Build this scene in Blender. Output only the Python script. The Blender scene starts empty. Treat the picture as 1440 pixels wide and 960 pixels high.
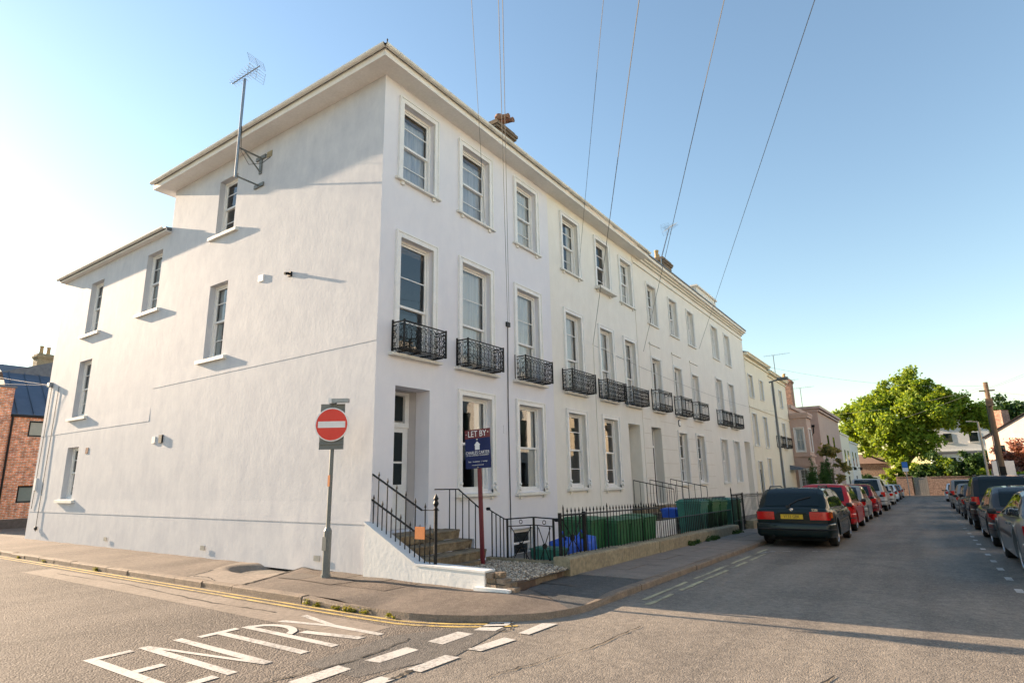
import bpy, bmesh, math, random
import numpy as np
from mathutils import Vector, Matrix
R_ = random.Random(7)
rad = math.radians
C = bpy.context.scene.collection
sc = bpy.context.scene
# ------------------------------------------------------------------ camera
cd = bpy.data.cameras.new('camera'); cam = bpy.data.objects.new('camera', cd); C.objects.link(cam)
cd.sensor_width = 36; cd.lens = 36*824.44/1440; cd.clip_start = .05; cd.clip_end = 3000
rot = Matrix(((0.82403487, 0.1442061, 0.54787875), (0.5662297, -0.17767897, -0.804869), (-0.01872049, 0.97346535, -0.22806745)))
cam.matrix_world = Matrix.Translation((0, 0, 1.62)) @ rot.to_4x4()
sc.camera = cam
# ------------------------------------------------------------------ light
SUN_T = Vector((1, .085, -.30)).normalized()
w = bpy.data.worlds.new('World'); sc.world = w; w.use_nodes = True
nt = w.node_tree; bg = nt.nodes['Background']; sk = nt.nodes.new('ShaderNodeTexSky')
sk.sky_type = 'NISHITA'; sk.sun_disc = False
sk.sun_elevation = math.asin(-SUN_T.z); sk.sun_rotation = math.atan2(-SUN_T.x, -SUN_T.y) % (2*math.pi)
sk.altitude = 50; sk.air_density = 1.35; sk.dust_density = .22; sk.ozone_density = 1.7
nt.links.new(sk.outputs[0], bg.inputs[0]); bg.inputs[1].default_value = 0.085
sd = bpy.data.lights.new('sun', 'SUN'); so = bpy.data.objects.new('sun', sd); C.objects.link(so)
sd.energy = 5.0; sd.angle = rad(.5); sd.color = (1, .76, .53)
so.rotation_euler = SUN_T.to_track_quat('-Z', 'Y').to_euler(); so.location = (-30, 0, 20)
sc.view_settings.view_transform = 'Standard'; sc.view_settings.look = 'None'
sc.view_settings.exposure = 1.72; sc.view_settings.gamma = 1; sc.view_settings.use_curve_mapping = False
# ------------------------------------------------------------------ helpers
ORG = {}
def tag(o, label=None, cat=None, group=None, kind=None):
    if label: o['label'] = label
    if cat: o['category'] = cat
    if group: o['group'] = group
    if kind: o['kind'] = kind
    return o
def thing(name, label, cat, loc=(0, 0, 0), group=None):
    o = bpy.data.objects.new(name, None); C.objects.link(o); o.location = loc; o.empty_display_size = .2
    ORG[o] = Vector(loc); return tag(o, label, cat, group)
def V(*a): return Vector(a)
class MB:
    def __init__(s, T=None): s.v = []; s.f = []; s.T = T
    def add(s, vs, fs):
        n = len(s.v)
        s.v += [tuple(s.T(*p)) if s.T else tuple(p) for p in vs]
        s.f += [tuple(i+n for i in f) for f in fs]; return s
    def box(s, a0, a1, b0, b1, c0, c1):
        return s.add([(a0,b0,c0),(a1,b0,c0),(a1,b1,c0),(a0,b1,c0),(a0,b0,c1),(a1,b0,c1),(a1,b1,c1),(a0,b1,c1)],
                     [(0,3,2,1),(4,5,6,7),(0,1,5,4),(1,2,6,5),(2,3,7,6),(3,0,4,7)])
    def tbox(s, a0, a1, b0, b1, c0, c1, k):      # tapered: top grown by k
        return s.add([(a0,b0,c0),(a1,b0,c0),(a1,b1,c0),(a0,b1,c0),(a0-k,b0-k,c1),(a1+k,b0-k,c1),(a1+k,b1+k,c1),(a0-k,b1+k,c1)],
                     [(0,3,2,1),(4,5,6,7),(0,1,5,4),(1,2,6,5),(2,3,7,6),(3,0,4,7)])
    def prism(s, poly, d):                       # poly: 3D points (planar), d: extrusion vector
        n = len(poly); d = Vector(d); p = [Vector(q) for q in poly]
        return s.add(p+[q+d for q in p], [tuple(range(n))[::-1], tuple(range(n, 2*n))]+[(i, (i+1) % n, (i+1) % n+n, i+n) for i in range(n)])
    def tube(s, pts, r, n=6, cap=True, r1=None):
        pts = [Vector(p) for p in pts]; m = len(pts); vs = []
        for i, p in enumerate(pts):
            t = (pts[min(i+1, m-1)]-pts[max(i-1, 0)]).normalized()
            a = t.cross(V(0, 0, 1)) if abs(t.z) < .95 else t.cross(V(1, 0, 0)); a.normalize(); b = t.cross(a)
            rr = r if r1 is None else r+(r1-r)*i/max(1, m-1)
            vs += [p+a*(rr*math.cos(2*math.pi*k/n))+b*(rr*math.sin(2*math.pi*k/n)) for k in range(n)]
        fs = [(i*n+k, i*n+(k+1) % n, (i+1)*n+(k+1) % n, (i+1)*n+k) for i in range(m-1) for k in range(n)]
        if cap: fs += [tuple(range(n))[::-1], tuple((m-1)*n+k for k in range(n))]
        return s.add(vs, fs)
    def lathe(s, prof, org=(0, 0, 0), n=12, ax=None):   # prof: (r, h) ; ax: axis frame (a,b,h)
        a, b, h = ax or (V(1, 0, 0), V(0, 1, 0), V(0, 0, 1)); o = Vector(org); vs = []
        for r, z in prof: vs += [o+a*(r*math.cos(2*math.pi*k/n))+b*(r*math.sin(2*math.pi*k/n))+h*z for k in range(n)]
        m = len(prof)
        fs = [(i*n+k, i*n+(k+1) % n, (i+1)*n+(k+1) % n, (i+1)*n+k) for i in range(m-1) for k in range(n)]
        fs += [tuple(range(n))[::-1], tuple((m-1)*n+k for k in range(n))]
        return s.add(vs, fs)
    def ring(s, c, a, b, R, r, n=14, m=4):
        c, a, b = Vector(c), Vector(a), Vector(b); h = a.cross(b); vs = []
        for i in range(n):
            t = 2*math.pi*i/n; d = a*math.cos(t)+b*math.sin(t)
            vs += [c+d*(R+r*math.cos(2*math.pi*j/m))+h*(r*math.sin(2*math.pi*j/m)) for j in range(m)]
        return s.add(vs, [(i*m+j, ((i+1) % n)*m+j, ((i+1) % n)*m+(j+1) % m, i*m+(j+1) % m) for i in range(n) for j in range(m)])
    def grid(s, P, nu, nv):                      # P(i,j) -> point ; sheet
        return s.add([P(i, j) for i in range(nu) for j in range(nv)],
                     [(i*nv+j, (i+1)*nv+j, (i+1)*nv+j+1, i*nv+j+1) for i in range(nu-1) for j in range(nv-1)])
    def sheet(s, poly): return s.add(poly, [tuple(range(len(poly)))])
    def build(s, name, m, parent=None, smooth=False, org=None, recalc=True, **tg):
        if parent is not None: og = ORG[parent]
        elif org is not None: og = Vector(org)
        else:
            a = np.array(s.v); og = Vector(((a[:, 0].min()+a[:, 0].max())/2, (a[:, 1].min()+a[:, 1].max())/2, a[:, 2].min()))
        me = bpy.data.meshes.new(name)
        me.from_pydata([(x-og.x, y-og.y, z-og.z) for x, y, z in s.v], [], s.f)
        if recalc:
            b = bmesh.new(); b.from_mesh(me); bmesh.ops.recalc_face_normals(b, faces=b.faces); b.to_mesh(me); b.free()
        return link(name, me, m, parent, og, smooth, **tg)
def link(name, me, m, parent=None, og=V(0, 0, 0), smooth=False, label=None, cat=None, group=None, kind=None):
    if smooth:
        me.polygons.foreach_set('use_smooth', [True]*len(me.polygons))
    if m is not None: me.materials.append(m)
    o = bpy.data.objects.new(name, me); C.objects.link(o); ORG[o] = Vector(og)
    if parent is not None: o.parent = parent
    else: o.location = og
    return tag(o, label, cat, group, kind)
def share(o, parent, loc=(0, 0, 0), name=None):   # another part with the same mesh
    c = o.copy(); C.objects.link(c); c.parent = parent; c.location = loc; ORG[c] = ORG[parent]; return c
def quadmesh(name, Q, m, parent=None, og=V(0, 0, 0), **tg):
    Q = np.asarray(Q, np.float32); k = Q.shape[1]; n = len(Q); me = bpy.data.meshes.new(name)
    me.vertices.add(n*k); me.vertices.foreach_set('co', (Q-np.array(og, np.float32)).reshape(-1))
    me.loops.add(n*k); me.loops.foreach_set('vertex_index', np.arange(n*k, dtype=np.int32))
    me.polygons.add(n); me.polygons.foreach_set('loop_start', np.arange(0, n*k, k, dtype=np.int32))
    me.update(calc_edges=True); me.validate()
    return link(name, me, m, parent, og, **tg)
def text_mesh(name, s, size, M, m, parent, ext=.0015, align='CENTER', sx=1.0):
    cu = bpy.data.curves.new(name, 'FONT'); cu.body = s; cu.size = size; cu.extrude = ext; cu.align_x = align; cu.align_y = 'CENTER'; cu.resolution_u = 3
    to = bpy.data.objects.new(name, cu); C.objects.link(to); dg = bpy.context.evaluated_depsgraph_get()
    me = bpy.data.meshes.new_from_object(to.evaluated_get(dg)); bpy.data.objects.remove(to); bpy.data.curves.remove(cu)
    og = ORG[parent]; me.transform(Matrix.Translation(-og) @ M @ Matrix.Diagonal((sx, 1, 1, 1)))
    return link(name, me, m, parent, og)
def frame(o, u, n):                               # wall frame: (u, d outward, z)
    o, u, n = Vector(o), Vector(u), Vector(n)
    return lambda a, d, z: o+u*a+n*d+V(0, 0, z)
# ------------------------------------------------------------------ materials
def nodes(name):
    m = bpy.data.materials.new(name); m.use_nodes = True; t = m.node_tree
    return m, t, t.nodes['Principled BSDF'], t.nodes.new, t.links.new
def mat(name, c1, c2=None, sc_=3., rough=.6, bump=0, bs=40., metal=0, spec=.5, coat=0, detail=6, fine=None, stretch=None, bd=.02):
    m, t, p, N, L = nodes(name)
    p.inputs['Base Color'].default_value = (*c1, 1); p.inputs['Roughness'].default_value = rough
    p.inputs['Metallic'].default_value = metal; p.inputs['Specular IOR Level'].default_value = spec; p.inputs['Coat Weight'].default_value = coat
    p.inputs['Coat Roughness'].default_value = .03
    tc = N('ShaderNodeTexCoord'); vec = tc.outputs['Object']
    if stretch:
        mp = N('ShaderNodeMapping'); mp.inputs['Scale'].default_value = stretch; L(vec, mp.inputs[0]); vec = mp.outputs[0]
    if c2:
        n = N('ShaderNodeTexNoise'); n.inputs['Scale'].default_value = sc_; n.inputs['Detail'].default_value = detail; n.inputs['Roughness'].default_value = .65; L(vec, n.inputs['Vector'])
        r = N('ShaderNodeValToRGB'); r.color_ramp.elements[0].position = .32; r.color_ramp.elements[1].position = .68
        r.color_ramp.elements[0].color = (*c1, 1); r.color_ramp.elements[1].color = (*c2, 1); L(n.outputs['Fac'], r.inputs[0]); out = r.outputs[0]
        if fine:
            f = N('ShaderNodeTexNoise'); f.inputs['Scale'].default_value = fine[0]; f.inputs['Detail'].default_value = 4; L(tc.outputs['Object'], f.inputs['Vector'])
            q = N('ShaderNodeMapRange'); q.inputs['From Min'].default_value = .3; q.inputs['From Max'].default_value = .7; q.inputs['To Min'].default_value = 1-fine[1]; q.inputs['To Max'].default_value = 1+fine[1]; L(f.outputs['Fac'], q.inputs[0])
            x = N('ShaderNodeVectorMath'); x.operation = 'SCALE'; L(out, x.inputs[0]); L(q.outputs[0], x.inputs['Scale']); out = x.outputs[0]
        L(out, p.inputs['Base Color'])
    if bump:
        b = N('ShaderNodeTexNoise'); b.inputs['Scale'].default_value = bs; b.inputs['Detail'].default_value = 5; L(tc.outputs['Object'], b.inputs['Vector'])
        k = N('ShaderNodeBump'); k.inputs['Strength'].default_value = bump; k.inputs['Distance'].default_value = bd; L(b.outputs['Fac'], k.inputs['Height']); L(k.outputs[0], p.inputs['Normal'])
    return m
def render_wall(name, c1, c2, bump=.25, dist=.03, ashlar=None, tint=(.02, .02, .02)):
    """painted smooth render: broad cloudy patches, faint vertical runs, trowel relief"""
    m, t, p, N, L = nodes(name); p.inputs['Roughness'].default_value = .75; p.inputs['Specular IOR Level'].default_value = .25
    tc = N('ShaderNodeTexCoord')
    def noise(s, det=5, st=(1, 1, 1), rg=.6):
        mp = N('ShaderNodeMapping'); mp.inputs['Scale'].default_value = st; L(tc.outputs['Object'], mp.inputs[0])
        n = N('ShaderNodeTexNoise'); n.inputs['Scale'].default_value = s; n.inputs['Detail'].default_value = det; n.inputs['Roughness'].default_value = rg; L(mp.outputs[0], n.inputs['Vector']); return n.outputs['Fac']
    a = noise(1.1, 8, (1, 1, .8), .72); b = noise(3.2, 7, (1, 1, .5), .7)
    ad = N('ShaderNodeMath'); ad.operation = 'ADD'; L(a, ad.inputs[0]); L(b, ad.inputs[1])
    r = N('ShaderNodeMapRange'); r.inputs['From Min'].default_value = .80; r.inputs['From Max'].default_value = 1.20; L(ad.outputs[0], r.inputs[0])
    mx = N('ShaderNodeMix'); mx.data_type = 'RGBA'; mx.inputs[6].default_value = (*c1, 1); mx.inputs[7].default_value = (*c2, 1); L(r.outputs[0], mx.inputs[0]); col = mx.outputs[2]
    # small scuffs and grime spots
    g = noise(9, 8, (1, 1, .5), .75); gr = N('ShaderNodeMapRange'); gr.inputs['From Min'].default_value = .62; gr.inputs['From Max'].default_value = .8; gr.inputs['To Max'].default_value = .16; L(g, gr.inputs[0])
    mg = N('ShaderNodeMix'); mg.data_type = 'RGBA'; L(gr.outputs[0], mg.inputs[0]); L(col, mg.inputs[6]); mg.inputs[7].default_value = (c1[0]*.6, c1[1]*.58, c1[2]*.55, 1); col = mg.outputs[2]
    L(col, p.inputs['Base Color'])
    h1 = noise(2.6, 4, (1, 1, .75)); h2 = noise(11, 5); h3 = noise(120, 2)
    def mul(x, k): q = N('ShaderNodeMath'); q.operation = 'MULTIPLY'; L(x, q.inputs[0]); q.inputs[1].default_value = k; return q.outputs[0]
    def addn(x, y): q = N('ShaderNodeMath'); q.operation = 'ADD'; L(x, q.inputs[0]); L(y, q.inputs[1]); return q.outputs[0]
    h = addn(addn(mul(h1, .5), mul(h2, .42)), mul(h3, .02))
    k = N('ShaderNodeBump'); k.inputs['Strength'].default_value = bump; k.inputs['Distance'].default_value = dist; L(h, k.inputs['Height']); L(k.outputs[0], p.inputs['Normal'])
    return m
def brick_mat(name, c1, c2, mortar, bw=.225, bh=.075, ms=.012):
    m, t, p, N, L = nodes(name); p.inputs['Roughness'].default_value = .85
    tc = N('ShaderNodeTexCoord'); sp = N('ShaderNodeSeparateXYZ'); L(tc.outputs['Object'], sp.inputs[0])
    ad = N('ShaderNodeMath'); ad.operation = 'ADD'; L(sp.outputs[0], ad.inputs[0]); L(sp.outputs[1], ad.inputs[1])
    cb = N('ShaderNodeCombineXYZ'); L(ad.outputs[0], cb.inputs[0]); L(sp.outputs[2], cb.inputs[1])
    b = N('ShaderNodeTexBrick'); L(cb.outputs[0], b.inputs['Vector']); b.inputs['Scale'].default_value = 1; b.inputs['Brick Width'].default_value = bw; b.inputs['Row Height'].default_value = bh
    b.inputs['Mortar Size'].default_value = ms; b.inputs['Bias'].default_value = -.1; b.inputs['Color1'].default_value = (*c1, 1); b.inputs['Color2'].default_value = (*c2, 1); b.inputs['Mortar'].default_value = (*mortar, 1)
    n = N('ShaderNodeTexNoise'); n.inputs['Scale'].default_value = 5; n.inputs['Detail'].default_value = 8; L(tc.outputs['Object'], n.inputs['Vector'])
    q = N('ShaderNodeMapRange'); q.inputs['From Min'].default_value = .3; q.inputs['From Max'].default_value = .7; q.inputs['To Min'].default_value = .55; q.inputs['To Max'].default_value = 1.4; L(n.outputs['Fac'], q.inputs[0])
    x = N('ShaderNodeVectorMath'); x.operation = 'SCALE'; L(b.outputs['Color'], x.inputs[0]); L(q.outputs[0], x.inputs['Scale']); L(x.outputs[0], p.inputs['Base Color'])
    k = N('ShaderNodeBump'); k.inputs['Strength'].default_value = .6; k.inputs['Distance'].default_value = .01; k.invert = True; L(b.outputs['Fac'], k.inputs['Height']); L(k.outputs[0], p.inputs['Normal'])
    return m
def asphalt(name, c1, c2, stone, amt=.5, vs=70., bump=.5, dist=.012):
    """worn tarmac: aggregate stones in binder, broad worn patches, tyre polish"""
    m, t, p, N, L = nodes(name); p.inputs['Specular IOR Level'].default_value = .35
    tc = N('ShaderNodeTexCoord'); o = tc.outputs['Object']
    a = N('ShaderNodeTexNoise'); a.inputs['Scale'].default_value = .45; a.inputs['Detail'].default_value = 9; a.inputs['Roughness'].default_value = .7; a.inputs['Distortion'].default_value = .6; L(o, a.inputs['Vector'])
    r = N('ShaderNodeMapRange'); r.inputs['From Min'].default_value = .36; r.inputs['From Max'].default_value = .64; L(a.outputs['Fac'], r.inputs[0])
    mx = N('ShaderNodeMix'); mx.data_type = 'RGBA'; mx.inputs[6].default_value = (*c1, 1); mx.inputs[7].default_value = (*c2, 1); L(r.outputs[0], mx.inputs[0])
    ms = N('ShaderNodeMapping'); ms.inputs['Scale'].default_value = (1.1, .07, 1); L(o, ms.inputs[0]); w2 = N('ShaderNodeTexNoise'); w2.inputs['Scale'].default_value = 1.3; w2.inputs['Detail'].default_value = 5; L(ms.outputs[0], w2.inputs['Vector'])
    wm = N('ShaderNodeMath'); wm.operation = 'MULTIPLY_ADD'; L(w2.outputs['Fac'], wm.inputs[0]); wm.inputs[1].default_value = .9; L(a.outputs['Fac'], wm.inputs[2]); r.inputs['From Min'].default_value = .78; r.inputs['From Max'].default_value = 1.12; L(wm.outputs[0], r.inputs[0])
    v = N('ShaderNodeTexVoronoi'); v.inputs['Scale'].default_value = vs; L(o, v.inputs['Vector'])
    sx = N('ShaderNodeSeparateColor'); L(v.outputs['Color'], sx.inputs[0])
    th = N('ShaderNodeMapRange'); th.inputs['From Min'].default_value = .45; th.inputs['From Max'].default_value = .95; th.inputs['To Max'].default_value = amt; L(sx.outputs[0], th.inputs[0])
    m2 = N('ShaderNodeMix'); m2.data_type = 'RGBA'; L(th.outputs[0], m2.inputs[0]); L(mx.outputs[2], m2.inputs[6]); m2.inputs[7].default_value = (*stone, 1)
    f = N('ShaderNodeTexNoise'); f.inputs['Scale'].default_value = 11; f.inputs['Detail'].default_value = 7; f.inputs['Roughness'].default_value = .7; L(o, f.inputs['Vector'])
    q = N('ShaderNodeMapRange'); q.inputs['From Min'].default_value = .3; q.inputs['From Max'].default_value = .7; q.inputs['To Min'].default_value = .72; q.inputs['To Max'].default_value = 1.25; L(f.outputs['Fac'], q.inputs[0])
    x = N('ShaderNodeVectorMath'); x.operation = 'SCALE'; L(m2.outputs[2], x.inputs[0]); L(q.outputs[0], x.inputs['Scale']); L(x.outputs[0], p.inputs['Base Color'])
    p.inputs['Roughness'].default_value = .85
    ad = N('ShaderNodeMath'); ad.operation = 'MULTIPLY_ADD'; L(v.outputs['Distance'], ad.inputs[0]); ad.inputs[1].default_value = -.7; L(f.outputs['Fac'], ad.inputs[2])
    k = N('ShaderNodeBump'); k.inputs['Strength'].default_value = bump; k.inputs['Distance'].default_value = dist; L(ad.outputs[0], k.inputs['Height']); L(k.outputs[0], p.inputs['Normal'])
    return m
def worn_paint(name, c, under, lo=.50, hi=.72, s=24.):
    """road paint with chips letting the tarmac through"""
    m, t, p, N, L = nodes(name); p.inputs['Roughness'].default_value = .7
    tc = N('ShaderNodeTexCoord'); n = N('ShaderNodeTexNoise'); n.inputs['Scale'].default_value = s; n.inputs['Detail'].default_value = 9; n.inputs['Roughness'].default_value = .8; L(tc.outputs['Object'], n.inputs['Vector'])
    n2 = N('ShaderNodeTexNoise'); n2.inputs['Scale'].default_value = 2.; n2.inputs['Detail'].default_value = 3; L(tc.outputs['Object'], n2.inputs['Vector'])
    av = N('ShaderNodeMath'); av.operation = 'MULTIPLY_ADD'; av.inputs[1].default_value = .6; L(n2.outputs['Fac'], av.inputs[0]); L(n.outputs['Fac'], av.inputs[2])
    r = N('ShaderNodeMapRange'); r.inputs['From Min'].default_value = lo+.3; r.inputs['From Max'].default_value = hi+.3; L(av.outputs[0], r.inputs[0])
    mx = N('ShaderNodeMix'); mx.data_type = 'RGBA'; mx.inputs[6].default_value = (*c, 1); mx.inputs[7].default_value = (*under, 1); L(r.outputs[0], mx.inputs[0]); L(mx.outputs[2], p.inputs['Base Color'])
    k = N('ShaderNodeBump'); k.inputs['Strength'].default_value = .4; k.inputs['Distance'].default_value = .008; L(n.outputs['Fac'], k.inputs['Height']); L(k.outputs[0], p.inputs['Normal'])
    return m
def glass_mat(name, tint=(.86, .9, .92), ior=1.55, wav=.06):
    m, t, p, N, L = nodes(name); t.nodes.remove(p); out = t.nodes['Material Output']
    tr = N('ShaderNodeBsdfTransparent'); tr.inputs[0].default_value = (*tint, 1); gl = N('ShaderNodeBsdfGlossy'); gl.inputs['Roughness'].default_value = .01
    fr = N('ShaderNodeFresnel'); fr.inputs[0].default_value = ior; mx = N('ShaderNodeMixShader')
    b = N('ShaderNodeTexNoise'); b.inputs['Scale'].default_value = 2.2; b.inputs['Detail'].default_value = 2; tc = N('ShaderNodeTexCoord'); L(tc.outputs['Object'], b.inputs['Vector'])
    k = N('ShaderNodeBump'); k.inputs['Strength'].default_value = wav; k.inputs['Distance'].default_value = .05; L(b.outputs['Fac'], k.inputs['Height'])
    L(k.outputs[0], gl.inputs['Normal'])
    bo = N('ShaderNodeMapRange'); bo.inputs['To Min'].default_value = .06; bo.inputs['To Max'].default_value = 1.0; L(fr.outputs[0], bo.inputs[0])
    L(bo.outputs[0], mx.inputs[0]); L(tr.outputs[0], mx.inputs[1]); L(gl.outputs[0], mx.inputs[2]); L(mx.outputs[0], out.inputs[0]); return m
def leaf_mat(name, c1, c2, c3, tr=.45):
    m, t, p, N, L = nodes(name); out = t.nodes['Material Output']
    g = N('ShaderNodeNewGeometry'); r = N('ShaderNodeValToRGB'); cr = r.color_ramp
    cr.elements[0].color = (*c1, 1); cr.elements[1].color = (*c3, 1); e = cr.elements.new(.5); e.color = (*c2, 1)
    L(g.outputs['Random Per Island'], r.inputs[0]); L(r.outputs[0], p.inputs['Base Color']); p.inputs['Roughness'].default_value = .55; p.inputs['Specular IOR Level'].default_value = .3
    tl = N('ShaderNodeBsdfTranslucent'); mx = N('ShaderNodeMixShader'); mx.inputs[0].default_value = tr
    h = N('ShaderNodeVectorMath'); h.operation = 'MULTIPLY'; h.inputs[1].default_value = (1.35, 1.25, .5); L(r.outputs[0], h.inputs[0]); L(h.outputs[0], tl.inputs[0])
    L(p.outputs[0], mx.inputs[1]); L(tl.outputs[0], mx.inputs[2]); L(mx.outputs[0], out.inputs[0]); return m
M_ = {}
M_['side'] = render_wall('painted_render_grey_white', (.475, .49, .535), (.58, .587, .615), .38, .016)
M_['front1'] = render_wall('painted_render_lilac_grey', (.68, .685, .74), (.73, .73, .775), .15, .02)
M_['front2'] = render_wall('painted_render_cream', (.71, .695, .65), (.77, .755, .71), .15, .02)
M_['front3'] = render_wall('painted_render_warm_cream', (.71, .68, .625), (.77, .74, .68), .15, .02)
M_['front4'] = render_wall('painted_render_pale_yellow', (.74, .68, .54), (.80, .74, .60), .15, .02)
M_['pink'] = render_wall('painted_render_dusky_pink', (.46, .33, .28), (.52, .38, .32), .15, .02)
M_['opp'] = render_wall('painted_render_ochre_cream', (.66, .58, .44), (.74, .66, .52), .15, .02)
M_['white'] = mat('white_paint', (.80, .80, .79), (.72, .72, .71), 4, .45, .08, 60, fine=(25, .04))
M_['soffit'] = mat('white_soffit_boards', (.78, .765, .735), (.72, .705, .67), 2, .6, .05, 40, fine=(18, .05))
M_['gutter'] = mat('white_upvc_gutter', (.74, .74, .70), (.64, .63, .58), 3, .4, 0, fine=(30, .08))
M_['sill'] = mat('painted_stone_sill', (.76, .75, .71), (.66, .65, .60), 5, .6, .2, 50, fine=(25, .06))
M_['iron'] = mat('black_painted_iron', (.006, .0065, .0075), (.013, .013, .014), 12, .5, .2, 80, spec=.25)
M_['slate'] = mat('grey_roof_slate', (.09, .10, .12), (.15, .16, .18), 6, .6, .3, 20)
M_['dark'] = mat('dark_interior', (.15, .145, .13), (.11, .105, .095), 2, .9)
M_['room'] = mat('room_plaster', (.26, .25, .23), (.20, .19, .18), 1, .9)
M_['curtain'] = mat('net_curtain', (.86, .86, .86), (.70, .71, .73), 14, .9, stretch=(1, 1, .05))
M_['curtain2'] = mat('blue_grey_curtain', (.45, .50, .62), (.75, .77, .82), 16, .9, stretch=(1, 1, .05))
M_['blind'] = mat('wooden_blind', (.20, .13, .08), (.12, .08, .05), 10, .7, stretch=(.2, .2, 12))
M_['glass'] = glass_mat('window_glass', wav=.012); M_['glass2'] = glass_mat('old_window_glass', (.84, .88, .9), 1.6, .05)
M_['brick_or'] = brick_mat('orange_brick', (.78, .27, .10), (.56, .16, .07), (.66, .58, .50))
M_['brick_far'] = brick_mat('weathered_red_brick', (.24, .085, .05), (.36, .16, .095), (.32, .27, .22))
M_['brick_old'] = mat('old_buff_brick', (.22, .165, .11), (.13, .10, .075), 7, .9, .7, 40, fine=(30, .25))
M_['stone'] = mat('weathered_limestone', (.34, .29, .19), (.22, .185, .125), 3, .9, .6, 30, fine=(14, .25))
M_['stonestep'] = mat('worn_sandstone_step', (.27, .215, .14), (.12, .095, .065), 3.5, .85, .6, 25, fine=(12, .3))
M_['kerb'] = mat('granite_kerb', (.26, .20, .15), (.155, .125, .098), 5, .85, .6, 45, fine=(60, .25))
M_['slab'] = mat('concrete_paving', (.27, .222, .186), (.19, .158, .135), 3, .85, .4, 50, fine=(40, .18))
M_['white_wall'] = render_wall('whitewashed_garden_wall', (.66, .67, .68), (.74, .74, .73), .35, .03)
UND = (.13, .12, .11)
M_['road'] = asphalt('worn_road_asphalt', (.13, .115, .10), (.235, .205, .17), (.36, .315, .265), .42, 66, .6, .012)
M_['tar_side'] = asphalt('brown_pavement_tarmac', (.115, .092, .075), (.185, .148, .12), (.26, .22, .18), .45, 85, .6)
M_['tar_dark'] = asphalt('dark_fresh_tarmac', (.06, .06, .06), (.10, .097, .092), (.20, .19, .18), .35, 90, .6)
M_['tar_light'] = asphalt('pale_old_tarmac', (.21, .172, .138), (.27, .225, .185), (.28, .25, .21), .3, 95, .35)
M_['mark'] = worn_paint('white_road_paint', (.56, .535, .495), UND)
M_['mark_faded'] = worn_paint('faded_white_road_paint', (.58, .57, .53), UND, .36, .58)
M_['yellow'] = worn_paint('faded_yellow_road_paint', (.60, .43, .13), (.19, .16, .13), .46, .72, 16)
M_['yellow2'] = worn_paint('pale_worn_yellow_paint', (.52, .47, .28), (.16, .15, .135), .42, .66, 12)
M_['crack'] = mat('tar_crack', (.015, .014, .013), rough=.9)
M_['ground'] = mat('rough_ground', (.10, .10, .06), (.13, .12, .085), .2, .95, .4, 6)
M_['yard'] = mat('yard_concrete', (.14, .135, .125), (.10, .095, .09), 2, .9, .3, 30, fine=(30, .2))
M_['grey_metal'] = mat('grey_painted_steel', (.12, .135, .135), (.15, .165, .165), 6, .5, 0, fine=(30, .08))
M_['galv'] = mat('galvanised_steel', (.30, .32, .34), (.22, .24, .26), 9, .4, 0, metal=.7)
M_['alu'] = mat('aluminium', (.45, .46, .48), (.38, .39, .41), 12, .35, 0, metal=.8)
M_['cable'] = mat('black_cable', (.02, .02, .02), rough=.6)
M_['wire'] = mat('grey_overhead_wire', (.13, .135, .14), rough=.6)
M_['green_bin'] = mat('dark_green_plastic', (.022, .115, .045), (.034, .145, .06), 4, .5, 0, fine=(20, .15))
M_['teal_bin'] = mat('teal_green_plastic', (.025, .14, .11), (.036, .17, .135), 4, .5, 0, fine=(20, .15))
M_['blue_bag'] = mat('blue_woven_plastic', (.015, .09, .55), (.025, .13, .65), 6, .5, .5, 18, fine=(50, .15))
M_['red_sign'] = mat('red_reflective_sheet', (.70, .035, .02), (.64, .028, .016), 5, .35, .1, 200)
M_['sign_white'] = mat('white_reflective_sheet', (.78, .78, .78), (.70, .71, .73), 6, .4)
M_['sign_blue'] = mat('blue_sign_print', (.02, .15, .48), rough=.4)
M_['navy'] = mat('navy_board_print', (.008, .017, .085), (.011, .021, .10), 3, .45, spec=.2)
M_['maroon'] = mat('maroon_paint', (.15, .014, .022), (.12, .012, .018), 8, .5, .1, 40)
M_['orange'] = mat('faded_orange_plastic', (.58, .20, .05), (.48, .15, .04), 30, .6)
M_['wood'] = mat('weathered_pole_timber', (.20, .135, .085), (.12, .085, .058), 10, .85, .5, 30, stretch=(1, 1, .06))
M_['fence_wood'] = mat('grey_weathered_boards', (.27, .25, .22), (.20, .185, .165), 8, .9, .4, 30, stretch=(1, 1, .1))
M_['terracotta'] = mat('terracotta', (.28, .15, .095), (.21, .115, .075), 8, .8, .2, 40)
M_['buffpot'] = mat('buff_clay', (.46, .33, .17), (.36, .26, .14), 8, .8, .2, 40)
M_['zinc'] = mat('blue_grey_zinc', (.085, .12, .175), (.11, .15, .21), 2, .4, 0, metal=.3)
M_['bark'] = mat('rough_bark', (.085, .065, .045), (.14, .11, .08), 8, .95, .8, 25, stretch=(1, 1, .25))
M_['leaf'] = leaf_mat('yellow_green_oak_leaf', (.12, .20, .022), (.20, .29, .03), (.32, .38, .045), .5)  # bright yellow-green is the leaf colour itself, varied per leaf
M_['leaf2'] = leaf_mat('dark_shrub_leaf', (.022, .055, .014), (.035, .08, .018), (.06, .11, .022), .3)
M_['leaf3'] = leaf_mat('variegated_leaf', (.10, .11, .03), (.22, .21, .08), (.30, .24, .10))
M_['leaf4'] = leaf_mat('cypress_leaf', (.025, .07, .015), (.035, .10, .02), (.05, .13, .025), .25)
M_['leaf_red'] = leaf_mat('red_creeper_leaf', (.14, .045, .03), (.26, .09, .06), (.36, .19, .13), .3)
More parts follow.
